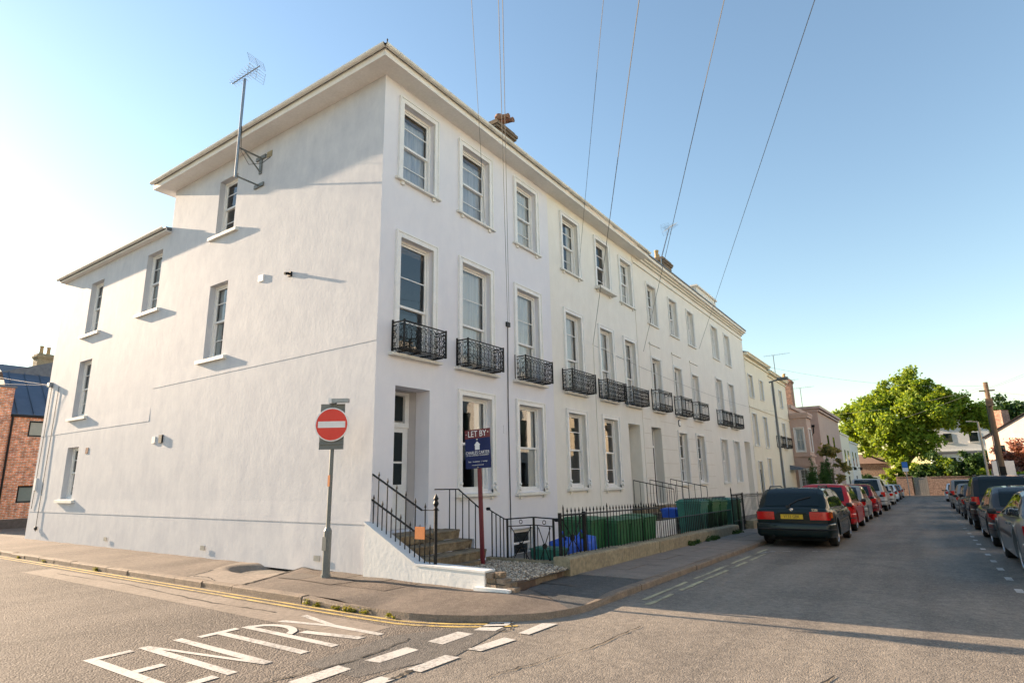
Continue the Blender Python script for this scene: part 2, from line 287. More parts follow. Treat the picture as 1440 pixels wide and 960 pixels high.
M_['weed'] = leaf_mat('weed_leaf', (.10, .12, .02), (.16, .17, .03), (.24, .22, .05))
M_['pebble'] = None
def pebble_mat():
    m, t, p, N, L = nodes('mixed_pebbles'); g = N('ShaderNodeNewGeometry'); r = N('ShaderNodeValToRGB')
    r.color_ramp.elements[0].color = (.20, .165, .13, 1); r.color_ramp.elements[1].color = (.68, .60, .50, 1); e = r.color_ramp.elements.new(.5); e.color = (.42, .345, .26, 1)
    L(g.outputs['Random Per Island'], r.inputs[0]); L(r.outputs[0], p.inputs['Base Color']); p.inputs['Roughness'].default_value = .8; return m
M_['pebble'] = pebble_mat()
M_['tyre'] = mat('tyre_rubber', (.014, .014, .014), (.022, .021, .02), 20, .85)
M_['rim'] = mat('alloy_rim', (.42, .43, .45), (.36, .37, .39), 9, .3, 0, metal=.8)
M_['rimdark'] = mat('dark_alloy_rim', (.10, .10, .11), rough=.35, metal=.7)
M_['cglass'] = mat('tinted_car_glass', (.008, .016, .018), rough=.03, spec=.4)
M_['trim'] = mat('black_plastic_trim', (.02, .02, .021), (.03, .03, .031), 30, .6, .1, 200)
M_['under'] = mat('car_underside', (.008, .008, .008), rough=.9)
M_['lamp_red'] = mat('red_lamp_lens', (.60, .012, .012), (.5, .008, .008), 40, .15, 0, coat=.6)
M_['lamp_or'] = mat('amber_lamp_lens', (.55, .12, .02), rough=.15, coat=.6)
M_['lamp_clear'] = mat('clear_lamp_lens', (.5, .5, .52), rough=.1, coat=.6)
M_['plate_y'] = mat('yellow_number_plate', (.72, .46, .02), rough=.4)
M_['plate_w'] = mat('white_number_plate', (.75, .75, .72), rough=.4)
M_['ink'] = mat('black_print', (.015, .015, .015), rough=.5)
M_['chrome'] = mat('chrome', (.7, .7, .72), rough=.12, metal=1)
def carpaint(n, c): return mat('car_paint_'+n, c, tuple(x*.92 for x in c), 3, .45, 0, metal=.05, spec=.15, coat=.6)
S_ = .0175
def gz(y): return -S_*max(0., y-8) if y < 120 else -S_*112     # fall of the street
RZ = -.10
# ------------------------------------------------------------------ ground, road, pavement
MB().grid(lambda i, j: (-900+1800*i/12, [-900, -300, -100, -40, 8, 30, 60, 100, 120, 300, 900][j], RZ-.03+gz([-900, -300, -100, -40, 8, 30, 60, 100, 120, 300, 900][j])), 13, 11).build('ground', M_['ground'], kind='structure')
ys = [-40, -20, 0, 8]+list(range(12, 141, 8))
road = MB().grid(lambda i, j: ([-80, -40, -20, -10, -4, 0, 3.6, 40][i], ys[j], RZ+gz(ys[j])), 8, len(ys)).build('road', M_['road'], kind='structure', org=(0, 0, 0))
def on_road(poly, name, m, dz=.008, **k):
    return MB().sheet([(x, y, RZ+gz(y)+dz) for x, y in poly]).build(name, m, road, **k)
def strip(pts, wd, name, m, dz=.008, jag=0):
    p = [Vector((x, y, 0)) for x, y in pts]; L, Rr = [], []
    for i in range(len(p)):
        t = (p[min(i+1, len(p)-1)]-p[max(i-1, 0)]).normalized(); n = V(-t.y, t.x, 0); k = wd*(1+R_.uniform(-jag, jag))
        L.append(p[i]+n*k/2); Rr.append(p[i]-n*k/2)
    b = MB()
    for i in range(len(p)-1):
        b.add([(q.x, q.y, RZ+gz(q.y)+dz) for q in (L[i], L[i+1], Rr[i+1], Rr[i])], [(0, 1, 2, 3)])
    return b.build(name, m, road)
# rougher, browner surfacing of the side street up to the give-way line
MB().sheet([(-80,-6,RZ+.003),(-4.5,-6,RZ+.003),(-4.42,-2,RZ+.003),(-4.36,1,RZ+.003),(-4.4,3,RZ+.003),(-4.33,4.6,RZ+.003),(-4.38,6.3,RZ+.003),(-80,6.3,RZ+.003)]).build('side_street_surface', asphalt('brown_coarse_asphalt', (.085,.072,.063), (.15,.128,.11), (.27,.235,.20), .45, 48, 1.0, .022), road)
# give-way dashes
for q in (((-4.62,5.87),(-4.67,6.27),(-4.43,6.44),(-4.38,5.97)), ((-4.76,5.23),(-4.74,5.73),(-4.52,5.74),(-4.53,5.22)), ((-4.82,4.39),(-4.80,4.95),(-4.61,4.94),(-4.63,4.41)), ((-4.92,3.59),(-4.92,4.15),(-4.72,4.14),(-4.72,3.6)), ((-4.97,2.8),(-4.96,3.3),(-4.77,3.3),(-4.78,2.8)),
          ((-4.09,6.02),(-4.10,6.56),(-3.92,6.63),(-3.95,6.03)), ((-4.19,5.21),(-4.12,5.79),(-3.95,5.77),(-4.02,5.23)), ((-4.26,4.40),(-4.25,4.94),(-4.07,4.95),(-4.09,4.41)), ((-4.34,3.6),(-4.32,4.13),(-4.15,4.15),(-4.17,3.6))):
    on_road(q, 'give_way_dash', M_['mark'])
# ENTRY, read looking up the side street: right = +Y, up = -X
def letter(y0, wd, strokes, xt=-7.33, xb=-5.58):
    b = MB()
    for k, poly in enumerate(strokes):
        b.sheet([(xb+(xt-xb)*v, y0+wd*u, RZ+.008+.0004*k) for u, v in poly])
    return b.build('painted_letter', M_['mark'], road)
def st(u0, v0, u1, v1, a=.24, vert=True):
    return [(u0, v0), (u0+a, v0), (u1+a, v1), (u1, v1)]
letter(2.90, .44, [[(0,0),(.24,0),(.24,1),(0,1)], [(.24,1),(.24,.935),(1,.935),(1,1)], [(.24,.53),(.24,.465),(.85,.465),(.85,.53)], [(.24,.065),(.24,0),(1,0),(1,.065)]])
letter(3.42, .47, [[(0,0),(.22,0),(.22,1),(0,1)], [(.78,0),(1,0),(1,1),(.78,1)], [(.22,1),(.22,.82),(.78,0),(.78,.18)]])
letter(4.02, .47, [[(.39,0),(.61,0),(.61,.935),(.39,.935)], [(0,1),(0,.935),(1,.935),(1,1)]], -7.25, -5.57)
arc = [(.25+.75*max(0, math.sin(math.pi*t/10))**.75, .93-.43*t/10) for t in range(11)]
Rst = [[(0,0),(.22,0),(.22,1),(0,1)], [(.45,.5),(.7,.5),(1.05,0),(.8,0)]]
for t in range(10):
    (a0, b0), (a1, b1) = [(.22+.58*max(0, math.sin(math.pi*k/10))**.55, .99-.5*k/10) for k in (t, t+1)]
    (c0, d0), (c1, d1) = [(.22+.36*max(0, math.sin(math.pi*k/10))**.55, .925-.37*k/10) for k in (t, t+1)]
    Rst.append([(a0, b0), (a1, b1), (c1, d1), (c0, d0)])
letter(4.54, .45, Rst, -7.2, -5.5)
letter(4.97, .42, [[(.39,0),(.61,0),(.61,.52),(.39,.52)], [(.39,.52),(.56,.52),(.2,1),(-.03,1)], [(.44,.52),(.61,.52),(1.03,1),(.8,1)]], -7.08, -5.42)
# yellow lines
cur = [(-6.9,5.85),(-6.29,5.86),(-5.68,5.89),(-5.27,6.0),(-4.86,6.19),(-4.5,6.44),(-4.2,6.74),(-4.03,7.05),(-3.93,7.5),(-3.92,8.4)]
def smooth(pts, n=6):
    out = []
    for i in range(len(pts)-1):
        p0, p1, p2, p3 = (np.array(pts[max(0, min(len(pts)-1, i+k))], float) for k in (-1, 0, 1, 2))
        for t in np.linspace(0, 1, n, endpoint=False):
            out.append(tuple(.5*(2*p1+(p2-p0)*t+(2*p0-5*p1+4*p2-p3)*t*t+(3*p1-p0-3*p2+p3)*t**3)))
    return out+[pts[-1]]
def offs(pts, d):
    o = []
    for i in range(len(pts)):
        a = np.array(pts[max(0, i-1)]); b = np.array(pts[min(len(pts)-1, i+1)]); t = (b-a)/np.linalg.norm(b-a); o.append((pts[i][0]+t[1]*d, pts[i][1]-t[0]*d))
    return o
base = [(-60+1.0*i, 5.85) for i in range(54)]
kpath = base+smooth(cur)
for d in (.10, .235):
    strip([p for p in offs(kpath, d) if p[1] < 6.35], .055, 'yellow_line', M_['yellow'], .008, .25)
for x, y0, y1 in ((-3.60, 8.5, 15.3), (-3.41, 8.2, 15.7)):
    y = y0
    while y < y1:
        l = R_.uniform(.8, 2.2); strip([(x+R_.uniform(-.01, .01), y+l*t/5) for t in range(6)], .07, 'yellow_line', M_['yellow2'], .008, .2); y += l+R_.uniform(.1, .55)
for q in ([(-3.70,15.25),(-3.60,15.3),(-3.30,16.2),(-3.42,16.2)], [(-3.62,16.15),(-3.0,16.38),(-3.0,16.46),(-3.62,16.25)], [(-2.55,16.6),(-2.0,16.8),(-2.0,16.9),(-2.55,16.7)]):
    on_road(q, 'bay_corner_mark', M_['mark_faded'])
for i in range(26):
    y = 11.9+1.43*i; on_road([(.87, y), (.97, y), (.97, y+.42), (.87, y+.42)], 'bay_dash', M_['mark'] if i < 9 else M_['mark_faded'])
def wander(pts, n=8, a=.035):
    o = []
    for i in range(len(pts)-1):
        for k in range(n):
            t = k/n; o.append((pts[i][0]*(1-t)+pts[i+1][0]*t+R_.uniform(-a, a), pts[i][1]*(1-t)+pts[i+1][1]*t+R_.uniform(-a, a)))
    return o+[pts[-1]]
for pts, wd in (([(-4.18,4.1),(-4.2,4.42)], .05), ([(-3.5,4.6),(-3.37,5.04),(-3.25,5.5),(-3.12,5.9),(-3.02,7.0)], .013), ([(-5.0,5.2),(-4.9,4.4),(-5.1,3.4),(-5.3,2.4)], .02), ([(-4.5,6.5),(-4.25,6.1),(-4.35,5.95)], .02),
                ([(-2.2,3.6),(-1.4,4.6),(-.9,6.2)], .015), ([(-7.6,5.3),(-9.2,5.2),(-12,5.35),(-15,5.25)], .02)):
    strip(wander(pts, 10, .02), wd, 'crack', M_['crack'], .010, .8)
# repaired trench strips in the carriageway
on_road([(-16,4.95),(-9,4.95),(-5.6,4.9),(-5.6,5.5),(-9,5.53),(-16,5.5)], 'tarmac_patch', M_['tar_light'], .005)
on_road([(-5.25,4.0),(-4.5,4.0),(-4.15,5.0),(-4.35,6.15),(-4.85,5.9),(-5.3,5.2)], 'tarmac_patch', asphalt('dark_patch', (.085, .08, .075), (.12, .11, .10), (.22, .2, .18), .5, 70, .8), .005)
# kerb (stones laid one by one) and pavement
kerb = MB().grid(lambda i, j: ((kpath[i][0], kpath[i][1]) if j == 0 else offs(kpath, -.02)[i])+((RZ-.02) if j == 0 else -.02,), len(kpath), 2).build('kerb', M_['kerb'], kind='structure', org=(0, 0, 0))
def kz(x, y):                    # height of kerb top: dropped across the mouth of the corner
    if y > 8.3 or x < -7.2: return gz(y)
    s = 1.0
    if x > -7.2 and y < 8.3:
        d = min((x+7.2)/.7 if y < 6.3 else 9, (8.3-y)/1.0 if x > -4.3 else 9); s = 1-.80*max(0, min(1, d))
    return RZ*(1-s)
full = [(-40+1.0*i, 5.85) for i in range(34)]+smooth(cur)+[(-3.93, 9.3+.9*i) for i in range(58)]
# resample
def resample(pts, step):
    out = [pts[0]]; acc = 0; last = np.array(pts[0])
    for p in pts[1:]:
        p = np.array(p); d = np.linalg.norm(p-last)
        while acc+d >= step:
            t = (step-acc)/d; last = last+(p-last)*t; out.append(tuple(last)); d = np.linalg.norm(p-last); acc = 0
        acc += d; last = p
    return out
stones = resample(full, .92)
for i in range(len(stones)-1):
    a, b = stones[i], stones[i+1]
    if -7.3 < a[0] and a[1] < 8.6: sub = resample([a]+[p for p in resample([a, b], .3)[1:]]+[b], .46)
    (ax, ay), (bx, by) = a, b; dx, dy = bx-ax, by-ay; l = math.hypot(dx, dy); tx, ty = dx/l, dy/l; nx, ny = -ty, tx
    g = .006+R_.uniform(0, .006); jz = R_.uniform(-.006, .006); jn = R_.uniform(-.008, .008)
    pts = [(ax+tx*g+nx*jn, ay+ty*g+ny*jn), (bx-tx*g+nx*jn, by-ty*g+ny*jn)]
    z0, z1 = kz(ax, ay)+jz, kz(bx, by)+jz; W = .14; B = .018
    A0, A1 = pts; q = lambda P, o, z: (P[0]+nx*o, P[1]+ny*o, z)
    b_ = MB().add([q(A0,0,z0-.2), q(A0,0,z0-B), q(A0,B,z0), q(A0,W,z0), q(A0,W,z0-.2), q(A1,0,z1-.2), q(A1,0,z1-B), q(A1,B,z1), q(A1,W,z1), q(A1,W,z1-.2)],
                  [(0,1,6,5),(1,2,7,6),(2,3,8,7),(3,4,9,8),(0,4,3,2,1),(5,6,7,8,9)])
    b_.build('kerb_stone', M_['kerb'], kerb)
def inner(p):
    x, y = p
    if x < -6.9 and y < 6.2: return (x, 7.75)
    i = min(range(len(cur)), key=lambda k: (cur[k][0]-x)**2+(cur[k][1]-y)**2)
    tgt = [(-6.9,7.75),(-6.5,7.75),(-6.1,7.75),(-5.8,7.75),(-5.45,7.75),(-5.3,7.75),(-5.2,7.8),(-5.2,7.9),(-5.25,8.1),(-5.3,8.6)]
    if y > 8.4: return (-5.5, y)
    t = smooth(tgt); f = smooth(cur); j = min(range(len(f)), key=lambda k: (f[k][0]-x)**2+(f[k][1]-y)**2); return t[j]
def pave(path, name, m, nv, zf, extra=0):
    ins = [inner(p) for p in path]; b = MB(); off = offs(path, -.135)
    def P(i, j):
        t = j/(nv-1); x = off[i][0]*(1-t)+ins[i][0]*t; y = off[i][1]*(1-t)+ins[i][1]*t
        return (x, y, zf(x, y, t, path[i]))
    return b.grid(P, len(path), nv).build(name, m, kind='structure', org=(0, 0, 0), smooth=True)
def zside(x, y, t, p):
    e = (1-t)**2; z = kz(*p)*e+gz(y)*(1-e)-.006
    # heaved, sagging tarmac by the wall
    d = math.hypot((x+11.05)/.75, (y-7.35)/.5); z -= .17*math.exp(-d**6) if d < 2.2 else 0
    z += .03*math.exp(-(((x+11.6)/.28)**2+((y-7.4)/.45)**2))+.018*math.exp(-(((x+10.25)/.2)**2+((y-7.6)/.3)**2))
    z += .012*math.sin(x*1.7)*math.sin(y*2.3+x)*t*(1-t)*4+.006*math.sin(x*5.1+y*3)*t
    return z
p1 = [(-40+.5*i, 5.85) for i in range(52)]+[(-14+.07*i, 5.85) for i in range(101)]
p1 = [p for p in p1 if p[0] < -7.0]+[p for p in smooth(cur, 10) if p[1] < 7.3]
pave(p1, 'pavement', M_['tar_side'], 26, zside)
p2 = [p for p in smooth(cur, 10) if p[1] >= 7.25]+[(-3.93, 8.5+.25*i) for i in range(6)]
pave(p2, 'pavement', M_['tar_dark'], 8, lambda x, y, t, p: kz(*p)*(1-t)**2+gz(y)*(1-(1-t)**2)-.006)
pv = pave([(-3.93, 9.7+.5*i) for i in range(180)], 'pavement', M_['yard'], 4, lambda x, y, t, p: gz(y)-.03)
for i in range(26):
    y0 = 9.72+.92*i
    for x0, x1 in ((-5.48, -4.78), (-4.765, -4.08)):
        o = .0 if x0 < -5 else .0; t = R_.uniform(-.004, .004); t2 = R_.uniform(-.004, .004); b = MB()
        zz = [gz(y0)+t, gz(y0)+t2, gz(y0+.9)+t2, gz(y0+.9)+t]; X0, X1, Y1 = x0, x1, y0+.908
        b.add([(X0,y0,zz[0]-.05),(X1,y0,zz[1]-.05),(X1,Y1,zz[2]-.05),(X0,Y1,zz[3]-.05),(X0,y0,zz[0]),(X1,y0,zz[1]),(X1,Y1,zz[2]),(X0,Y1,zz[3])], [(0,3,2,1),(4,5,6,7),(0,1,5,4),(1,2,6,5),(2,3,7,6),(3,0,4,7)])
        b.build('paving_slab', M_['slab'], pv)
# pale relaid strip and slabs beside the sign post
side_pv = bpy.data.objects['pavement']
def on_pave(poly, name, m, dz=.004, n=14):
    P = [Vector((x, y, 0)) for x, y in poly]; b = MB()
    def f(i, j):
        u, v = i/n, j/n; q = (P[0]*(1-u)+P[1]*u)*(1-v)+(P[3]*(1-u)+P[2]*u)*v
        return (q.x, q.y, zside(q.x, q.y, (q.y-5.985)/1.765, (q.x, 5.85))+dz)
    return b.grid(f, n+1, n+1).build(name, m, side_pv, smooth=True)
on_pave([(-11.3,5.99),(-9.6,5.99),(-10.35,7.74),(-12.45,7.74)], 'tarmac_patch', M_['tar_light'], .008, 40)
for q in ([(-9.75,6.75),(-9.2,6.8),(-9.15,7.25),(-9.8,7.3)], [(-9.18,6.8),(-8.3,6.75),(-8.2,7.2),(-9.13,7.25)], [(-9.1,7.28),(-8.6,7.28),(-8.6,7.72),(-9.2,7.72)], [(-8.57,7.25),(-7.7,7.25),(-7.7,7.7),(-8.57,7.72)]):
    on_pave(q, 'paving_slab', M_['tar_side'] if R_.random() < .3 else mat('brown_slab', (.10, .085, .07), (.14, .115, .095), 6, .9, .5, 60, fine=(40, .25)), .009, 5)
on_pave([(-9.6,6.9),(-7.05,6.75),(-7.05,7.74),(-9.9,7.74)], 'tarmac_patch', asphalt('gritty_brown_tarmac', (.085,.066,.052), (.14,.11,.088), (.27,.22,.18), .5, 60, 1.0, .02), .004, 24)
strip0 = [(-11.35,6.0),(-11.6,6.5),(-12.2,7.3)]
def pcrack(pts, wd):
    b = MB(); pts = wander(pts, 8, .02)
    for i in range(len(pts)-1):
        (x0, y0), (x1, y1) = pts[i], pts[i+1]; t = Vector((x1-x0, y1-y0, 0)).normalized(); k = wd*R_.uniform(.4, 1.2)
        q = lambda x, y, s: (x-t.y*k*s, y+t.x*k*s, zside(x, y, (y-5.985)/1.765, (x, 5.85))+.012)
        b.add([q(x0,y0,.5), q(x1,y1,.5), q(x1,y1,-.5), q(x0,y0,-.5)], [(0,1,2,3)])
    b.build('crack', M_['crack'], side_pv)
for pts, wd in (([(-11.33,6.0),(-11.6,6.5),(-11.7,6.7)], .05), ([(-9.58,6.0),(-9.75,6.4),(-10.1,7.2),(-10.3,7.7)], .035), ([(-10.4,6.0),(-10.9,6.15),(-11.3,6.1)], .03), ([(-10.3,7.72),(-9.9,7.68),(-9.4,7.72)], .06)): pcrack(pts, wd)
# ------------------------------------------------------------------ wall / window builders
XF, YW = -8.43, 7.7
FF = frame((XF, 0, 0), (0, 1, 0), (1, 0, 0))      # (Y, out, z)
FS = frame((0, YW, 0), (1, 0, 0), (0, -1, 0))     # (X, out, z)
def wall(T, u0, u1, zb, zt, holes, name, m, parent, breaks=()):
    """sheet with rectangular openings and reveals; zb(u)/zt(u) may slope. holes: (u0,u1,z0,z1,depth)"""
    us = sorted({u0, u1, *breaks, *[h[0] for h in holes], *[h[1] for h in holes]})
    zs = sorted({*[h[2] for h in holes], *[h[3] for h in holes]})
    zs = [zb]+[z for z in zs if zb < z < zt]+[zt]; b = MB(T)
    for i in range(len(us)-1):
        for j in range(len(zs)-1):
            cu, cz = (us[i]+us[i+1])/2, (zs[j]+zs[j+1])/2
            if any(h[0] < cu < h[1] and h[2] < cz < h[3] for h in holes): continue
            b.add([(us[i],0,zs[j]),(us[i+1],0,zs[j]),(us[i+1],0,zs[j+1]),(us[i],0,zs[j+1])], [(0,1,2,3)])
    for a0, a1, c0, c1, d in holes:
        b.add([(a0,0,c0),(a0,-d,c0),(a0,-d,c1),(a0,0,c1)], [(0,1,2,3)]); b.add([(a1,0,c0),(a1,-d,c0),(a1,-d,c1),(a1,0,c1)], [(0,1,2,3)])
        b.add([(a0,0,c1),(a1,0,c1),(a1,-d,c1),(a0,-d,c1)], [(0,1,2,3)]); b.add([(a0,0,c0),(a1,0,c0),(a1,-d,c0),(a0,-d,c0)], [(0,1,2,3)])
    # weld so the sheet is one surface
    o = b.build(name, m, parent, recalc=False)
    bm = bmesh.new(); bm.from_mesh(o.data); bmesh.ops.remove_doubles(bm, verts=bm.verts, dist=.0005); bm.to_mesh(o.data); bm.free(); return o
def window(T, par, u0, u1, z0, z1, d, arch=.13, bars=(.25, .75), vbars=0, cover='net', detail=2, meet=.5, gm='glass2', room=True, sill=None, fmat='white', corbel=False, top_blind=False, sides=True):
    """sash window as one part of its house: frame + sub-parts sash, pane, sill, architrave, curtain, room"""
    f = MB(T); t = .055; dd = -d
    f.box(u0, u0+t, dd-.08, dd+.01, z0, z1); f.box(u1-t, u1, dd-.08, dd+.01, z0, z1); f.box(u0+t, u1-t, dd-.08, dd+.01, z1-t, z1); f.box(u0+t, u1-t, dd-.08, dd+.015, z0, z0+.07)
    w_ = f.build('window', M_[fmat], par)
    zm = z0+(z1-z0)*meet; H0, H1 = z0+.07, z1-t; a0, a1 = u0+t, u1-t; k = .045
    for nm, zz0, zz1, ds in (('sash', H0, zm+.02, -.06), ('sash', zm-.02, H1, -.02)):
        s = MB(T); e0, e1 = dd+ds-.035, dd+ds
        s.box(a0, a0+k, e0, e1, zz0, zz1); s.box(a1-k, a1, e0, e1, zz0, zz1); s.box(a0+k, a1-k, e0, e1, zz0, zz0+.05); s.box(a0+k, a1-k, e0, e1, zz1-.045, zz1)
        fr = [q for q in bars if zz0+.05 < z0+(z1-z0)*q < zz1-.05]
        cuts = [zz0+.05]+[z0+(z1-z0)*q for q in fr]+[zz1-.045]
        for q in cuts[1:-1]: s.box(a0+k, a1-k, e0+.008, e1-.006, q-.011, q+.011)
        ucut = [a0+k]+[a0+k+(a1-a0-2*k)*(i+1)/(vbars+1) for i in range(vbars)]+[a1-k]
        for q in ucut[1:-1]: s.box(q-.011, q+.011, e0+.006, e1-.008, zz0+.05, zz1-.045)
        s.build(nm, M_[fmat], w_)
        for i in range(len(cuts)-1):
            for j in range(len(ucut)-1):
                ja, jb = R_.uniform(-.0015, .0015), R_.uniform(-.0015, .0015); e = (e0+e1)/2
                MB(T).add([(ucut[j], e+ja, cuts[i]), (ucut[j+1], e+jb, cuts[i]), (ucut[j+1], e-ja, cuts[i+1]), (ucut[j], e-jb, cuts[i+1])], [(0, 1, 2, 3)]).build('pane', M_[gm], w_, recalc=False)
    if arch:
        A = MB(T); y = arch; A.box(u0-y, u0, -.01, .045, z0-.01, z1+y); A.box(u1, u1+y, -.01, .045, z0-.01, z1+y); A.box(u0, u1, -.01, .045, z1, z1+y)
        A.box(u0-y-.004, u0-y+.03, -.012, .065, z0-.012, z1+y+.004); A.box(u1+y-.03, u1+y+.004, -.012, .065, z0-.012, z1+y+.004); A.box(u0-y+.031, u1+y-.031, -.012, .062, z1+y-.03, z1+y+.003)
        if corbel is True:
            for uu in (u0-y-.03, u1+.0):
                A.lathe([(.05, 0), (.062, .03), (.05, .06)], (uu+y/2+.015, .05, z0+.09), 8, (V(1, 0, 0), V(0, 0, 1), V(0, 1, 0)))
                A.box(uu+.0, uu+y+.03, -.01, .055, z0-.02, z0+.06); A.lathe([(.035, 0), (.045, .03), (.03, .06)], (uu+y/2+.015, .045, z0+.2), 8, (V(1, 0, 0), V(0, 0, 1), V(0, 1, 0)))
        A.build('architrave', M_[fmat], w_)
    if sill:
        ex, pr, th = sill; s = MB(T)
        s.add([(u0-ex,-d+.01,z0+.0),(u1+ex,-d+.01,z0+.0),(u1+ex,pr,z0-.03),(u0-ex,pr,z0-.03),(u0-ex,-.02,z0-th),(u1+ex,-.02,z0-th),(u1+ex,pr,z0-th),(u0-ex,pr,z0-th)], [(0,1,2,3),(4,5,6,7),(0,1,5,4),(1,2,6,5),(2,3,7,6),(3,0,4,7)])
        if corbel:
            for uu in (u0-.04, u1-.06): s.box(uu, uu+.09, -.01, pr-.04, z0-th-.075, z0-th)
        s.build('sill', M_['sill'], w_)
    e = dd-.12
    if cover in ('net', 'blue'):
        c = MB(T); n = 26
        def P(i, j):
            u = a0+(a1-a0)*i/n; return (u, e-.02*math.sin(i*1.9+u0)-.012*math.sin(i*.8), H0+(H1-H0)*j)
        c.grid(P, n+1, 2); c.build('curtain', M_['curtain' if cover == 'net' else 'curtain2'], w_, smooth=True, recalc=False)
    if cover == 'halfnet':
        for q0, q1 in ((a0, a0+(a1-a0)*.28), (a1-(a1-a0)*.3, a1)):
            MB(T).grid(lambda i, j: (q0+(q1-q0)*i/10, e-.02*math.sin(i*2.), H0+(H1-H0)*j), 11, 2).build('curtain', M_['curtain'], w_, smooth=True, recalc=False)
    if top_blind:
        b = MB(T)
        for i in range(7): b.box(a0+.02, a1-.02, e+.03, e+.05, H1-.025*(i+1), H1-.025*i-.006)
        b.build('blind', M_['blind'], w_)
    if room:
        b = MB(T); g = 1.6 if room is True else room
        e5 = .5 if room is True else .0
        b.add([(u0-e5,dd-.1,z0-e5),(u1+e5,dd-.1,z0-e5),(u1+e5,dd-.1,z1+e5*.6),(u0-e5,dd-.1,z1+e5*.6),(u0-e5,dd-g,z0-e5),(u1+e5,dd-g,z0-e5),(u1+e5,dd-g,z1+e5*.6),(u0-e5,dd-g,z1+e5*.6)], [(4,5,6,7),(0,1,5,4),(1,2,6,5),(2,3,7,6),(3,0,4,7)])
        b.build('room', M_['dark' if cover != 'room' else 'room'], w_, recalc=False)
    return w_
def balcony(T, par, u0, u1, z0, h, pr, style=0):
    """cast-iron window guard: frame + ornamental panels"""
    f = MB(T); r = .012
    for z in (z0+.03, z0+h): f.box(u0-r, u1+r, pr-r, pr+r, z-r, z+r); f.box(u0-r, u0+r, 0, pr-r, z-r, z+r); f.box(u1-r, u1+r, 0, pr-r, z-r, z+r)
    for u, d in ((u0, pr), (u1, pr), (u0, .015), (u1, .015)): f.box(u-.015, u+.015, d-.015, d+.015, z0, z0+h+(.03 if d > .1 else .06))
    for k in range(4):
        u = u0+.12+(u1-u0-.24)*k/3; f.box(u-.012, u+.012, 0, pr+.0, z0-.025, z0+.0); f.box(u-.012, u+.012, 0, .03, z0-.06, z0)
    for k in range(5): d = .04+(pr-.06)*k/4; f.box(u0, u1, d-.008, d+.008, z0, z0+.012)
    b = f.build('balcony', M_['iron'], par)
    def panel(P, L):                  # P(s, z) -> (u,d,z)
        p = MB(T); n = max(2, round(L/.145)); w = L/n
        for i in range(n+1):
            s = w*i; q = [P(s, z0+.03), P(s, z0+h)]; p.tube(q, .007, 4)
        A = Vector(P(1, 0))-Vector(P(0, 0)); B = V(0, 0, 1)
        for i in range(n):
            c = w*(i+.5); rr = w*.36
            if style == 0:
                for k, zz in enumerate((.14, .36, .58, .80)):
                    p.ring(P(c, z0+h*zz), A, B, rr*(.95 if k % 2 else .7), .0075, 10, 3)
                p.tube([P(c-rr, z0+h*.93), P(c, z0+h*.86), P(c+rr, z0+h*.93)], .009, 3)
                p.tube([P(c-rr*.9, z0+h*.47), P(c+rr*.9, z0+h*.47)], .007, 3); p.tube([P(c, z0+h*.04), P(c, z0+h*.9)], .006, 3)
                p.tube([P(c-rr*.9, z0+h*.25), P(c+rr*.9, z0+h*.25)], .006, 3); p.tube([P(c-rr*.9, z0+h*.69), P(c+rr*.9, z0+h*.69)], .006, 3)
            else:
                p.ring(P(c, z0+h*.88), A, B, rr, .008, 10, 3); p.ring(P(c, z0+h*.12), A, B, rr, .009, 10, 3); p.ring(P(c, z0+h*.26), A, B, rr*.7, .009, 10, 3)
        p.build('ornate_panel', M_['iron'], b)
    panel(lambda s, z: (u0+s, pr, z), u1-u0); panel(lambda s, z: (u0, s, z), pr); panel(lambda s, z: (u1, s, z), pr)
    return b
HG = 'terrace houses along the left side of the street'
def house(label, y0, group=HG, name='terrace_house', x=XF): return thing(name, label, 'house', (x, y0, gz(y0)), group)
# ---------------------------------------------------------------- house 1 (corner)
h1 = house('white and lilac grey corner house with TV mast on its tall side wall', 7.7)
X0 = -25.07; XM = -17.38; ZE = 10.24
# (u0,u1,z0,z1) openings
T1 = [(8.25,9.27,8.0,9.84),(10.29,11.42,8.0,9.82),(12.70,13.72,8.0,9.86)]
M1 = [(8.25,9.27,4.14,6.64),(10.29,11.42,4.14,6.70),(12.62,13.73,4.14,6.66)]
G1 = [(10.29,11.42,1.34,3.5),(12.61,13.75,1.30,3.5)]
D1 = (8.23, 9.24, .67, 3.48)
wall(FF, 7.7, 14.45, -.6, ZE+.05, [(*q, .13) for q in T1+M1+G1]+[(*D1, .40)]+[(10.0,10.75,-.3,.35,.15),(12.3,13.3,-.3,.42,.15)], 'wall', M_['front1'], h1)
sw = [(-14.87,-14.0,8.14,9.74),(-14.85,-14.0,4.75,6.72),(-18.69,-17.76,6.65,8.5),(-22.65,-21.68,6.6,8.4),(-22.67,-21.72,3.83,5.68),(-22.6,-21.75,1.27,2.86)]
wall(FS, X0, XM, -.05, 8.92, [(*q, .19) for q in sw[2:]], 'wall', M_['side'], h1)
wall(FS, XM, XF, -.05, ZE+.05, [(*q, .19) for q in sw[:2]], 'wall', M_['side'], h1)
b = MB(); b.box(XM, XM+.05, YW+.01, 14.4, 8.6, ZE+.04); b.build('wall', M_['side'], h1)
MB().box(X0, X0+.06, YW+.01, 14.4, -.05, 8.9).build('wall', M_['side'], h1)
MB().box(X0+.07, XF-.05, 14.3, 14.42, -.05, 8.5).build('wall', M_['side'], h1)
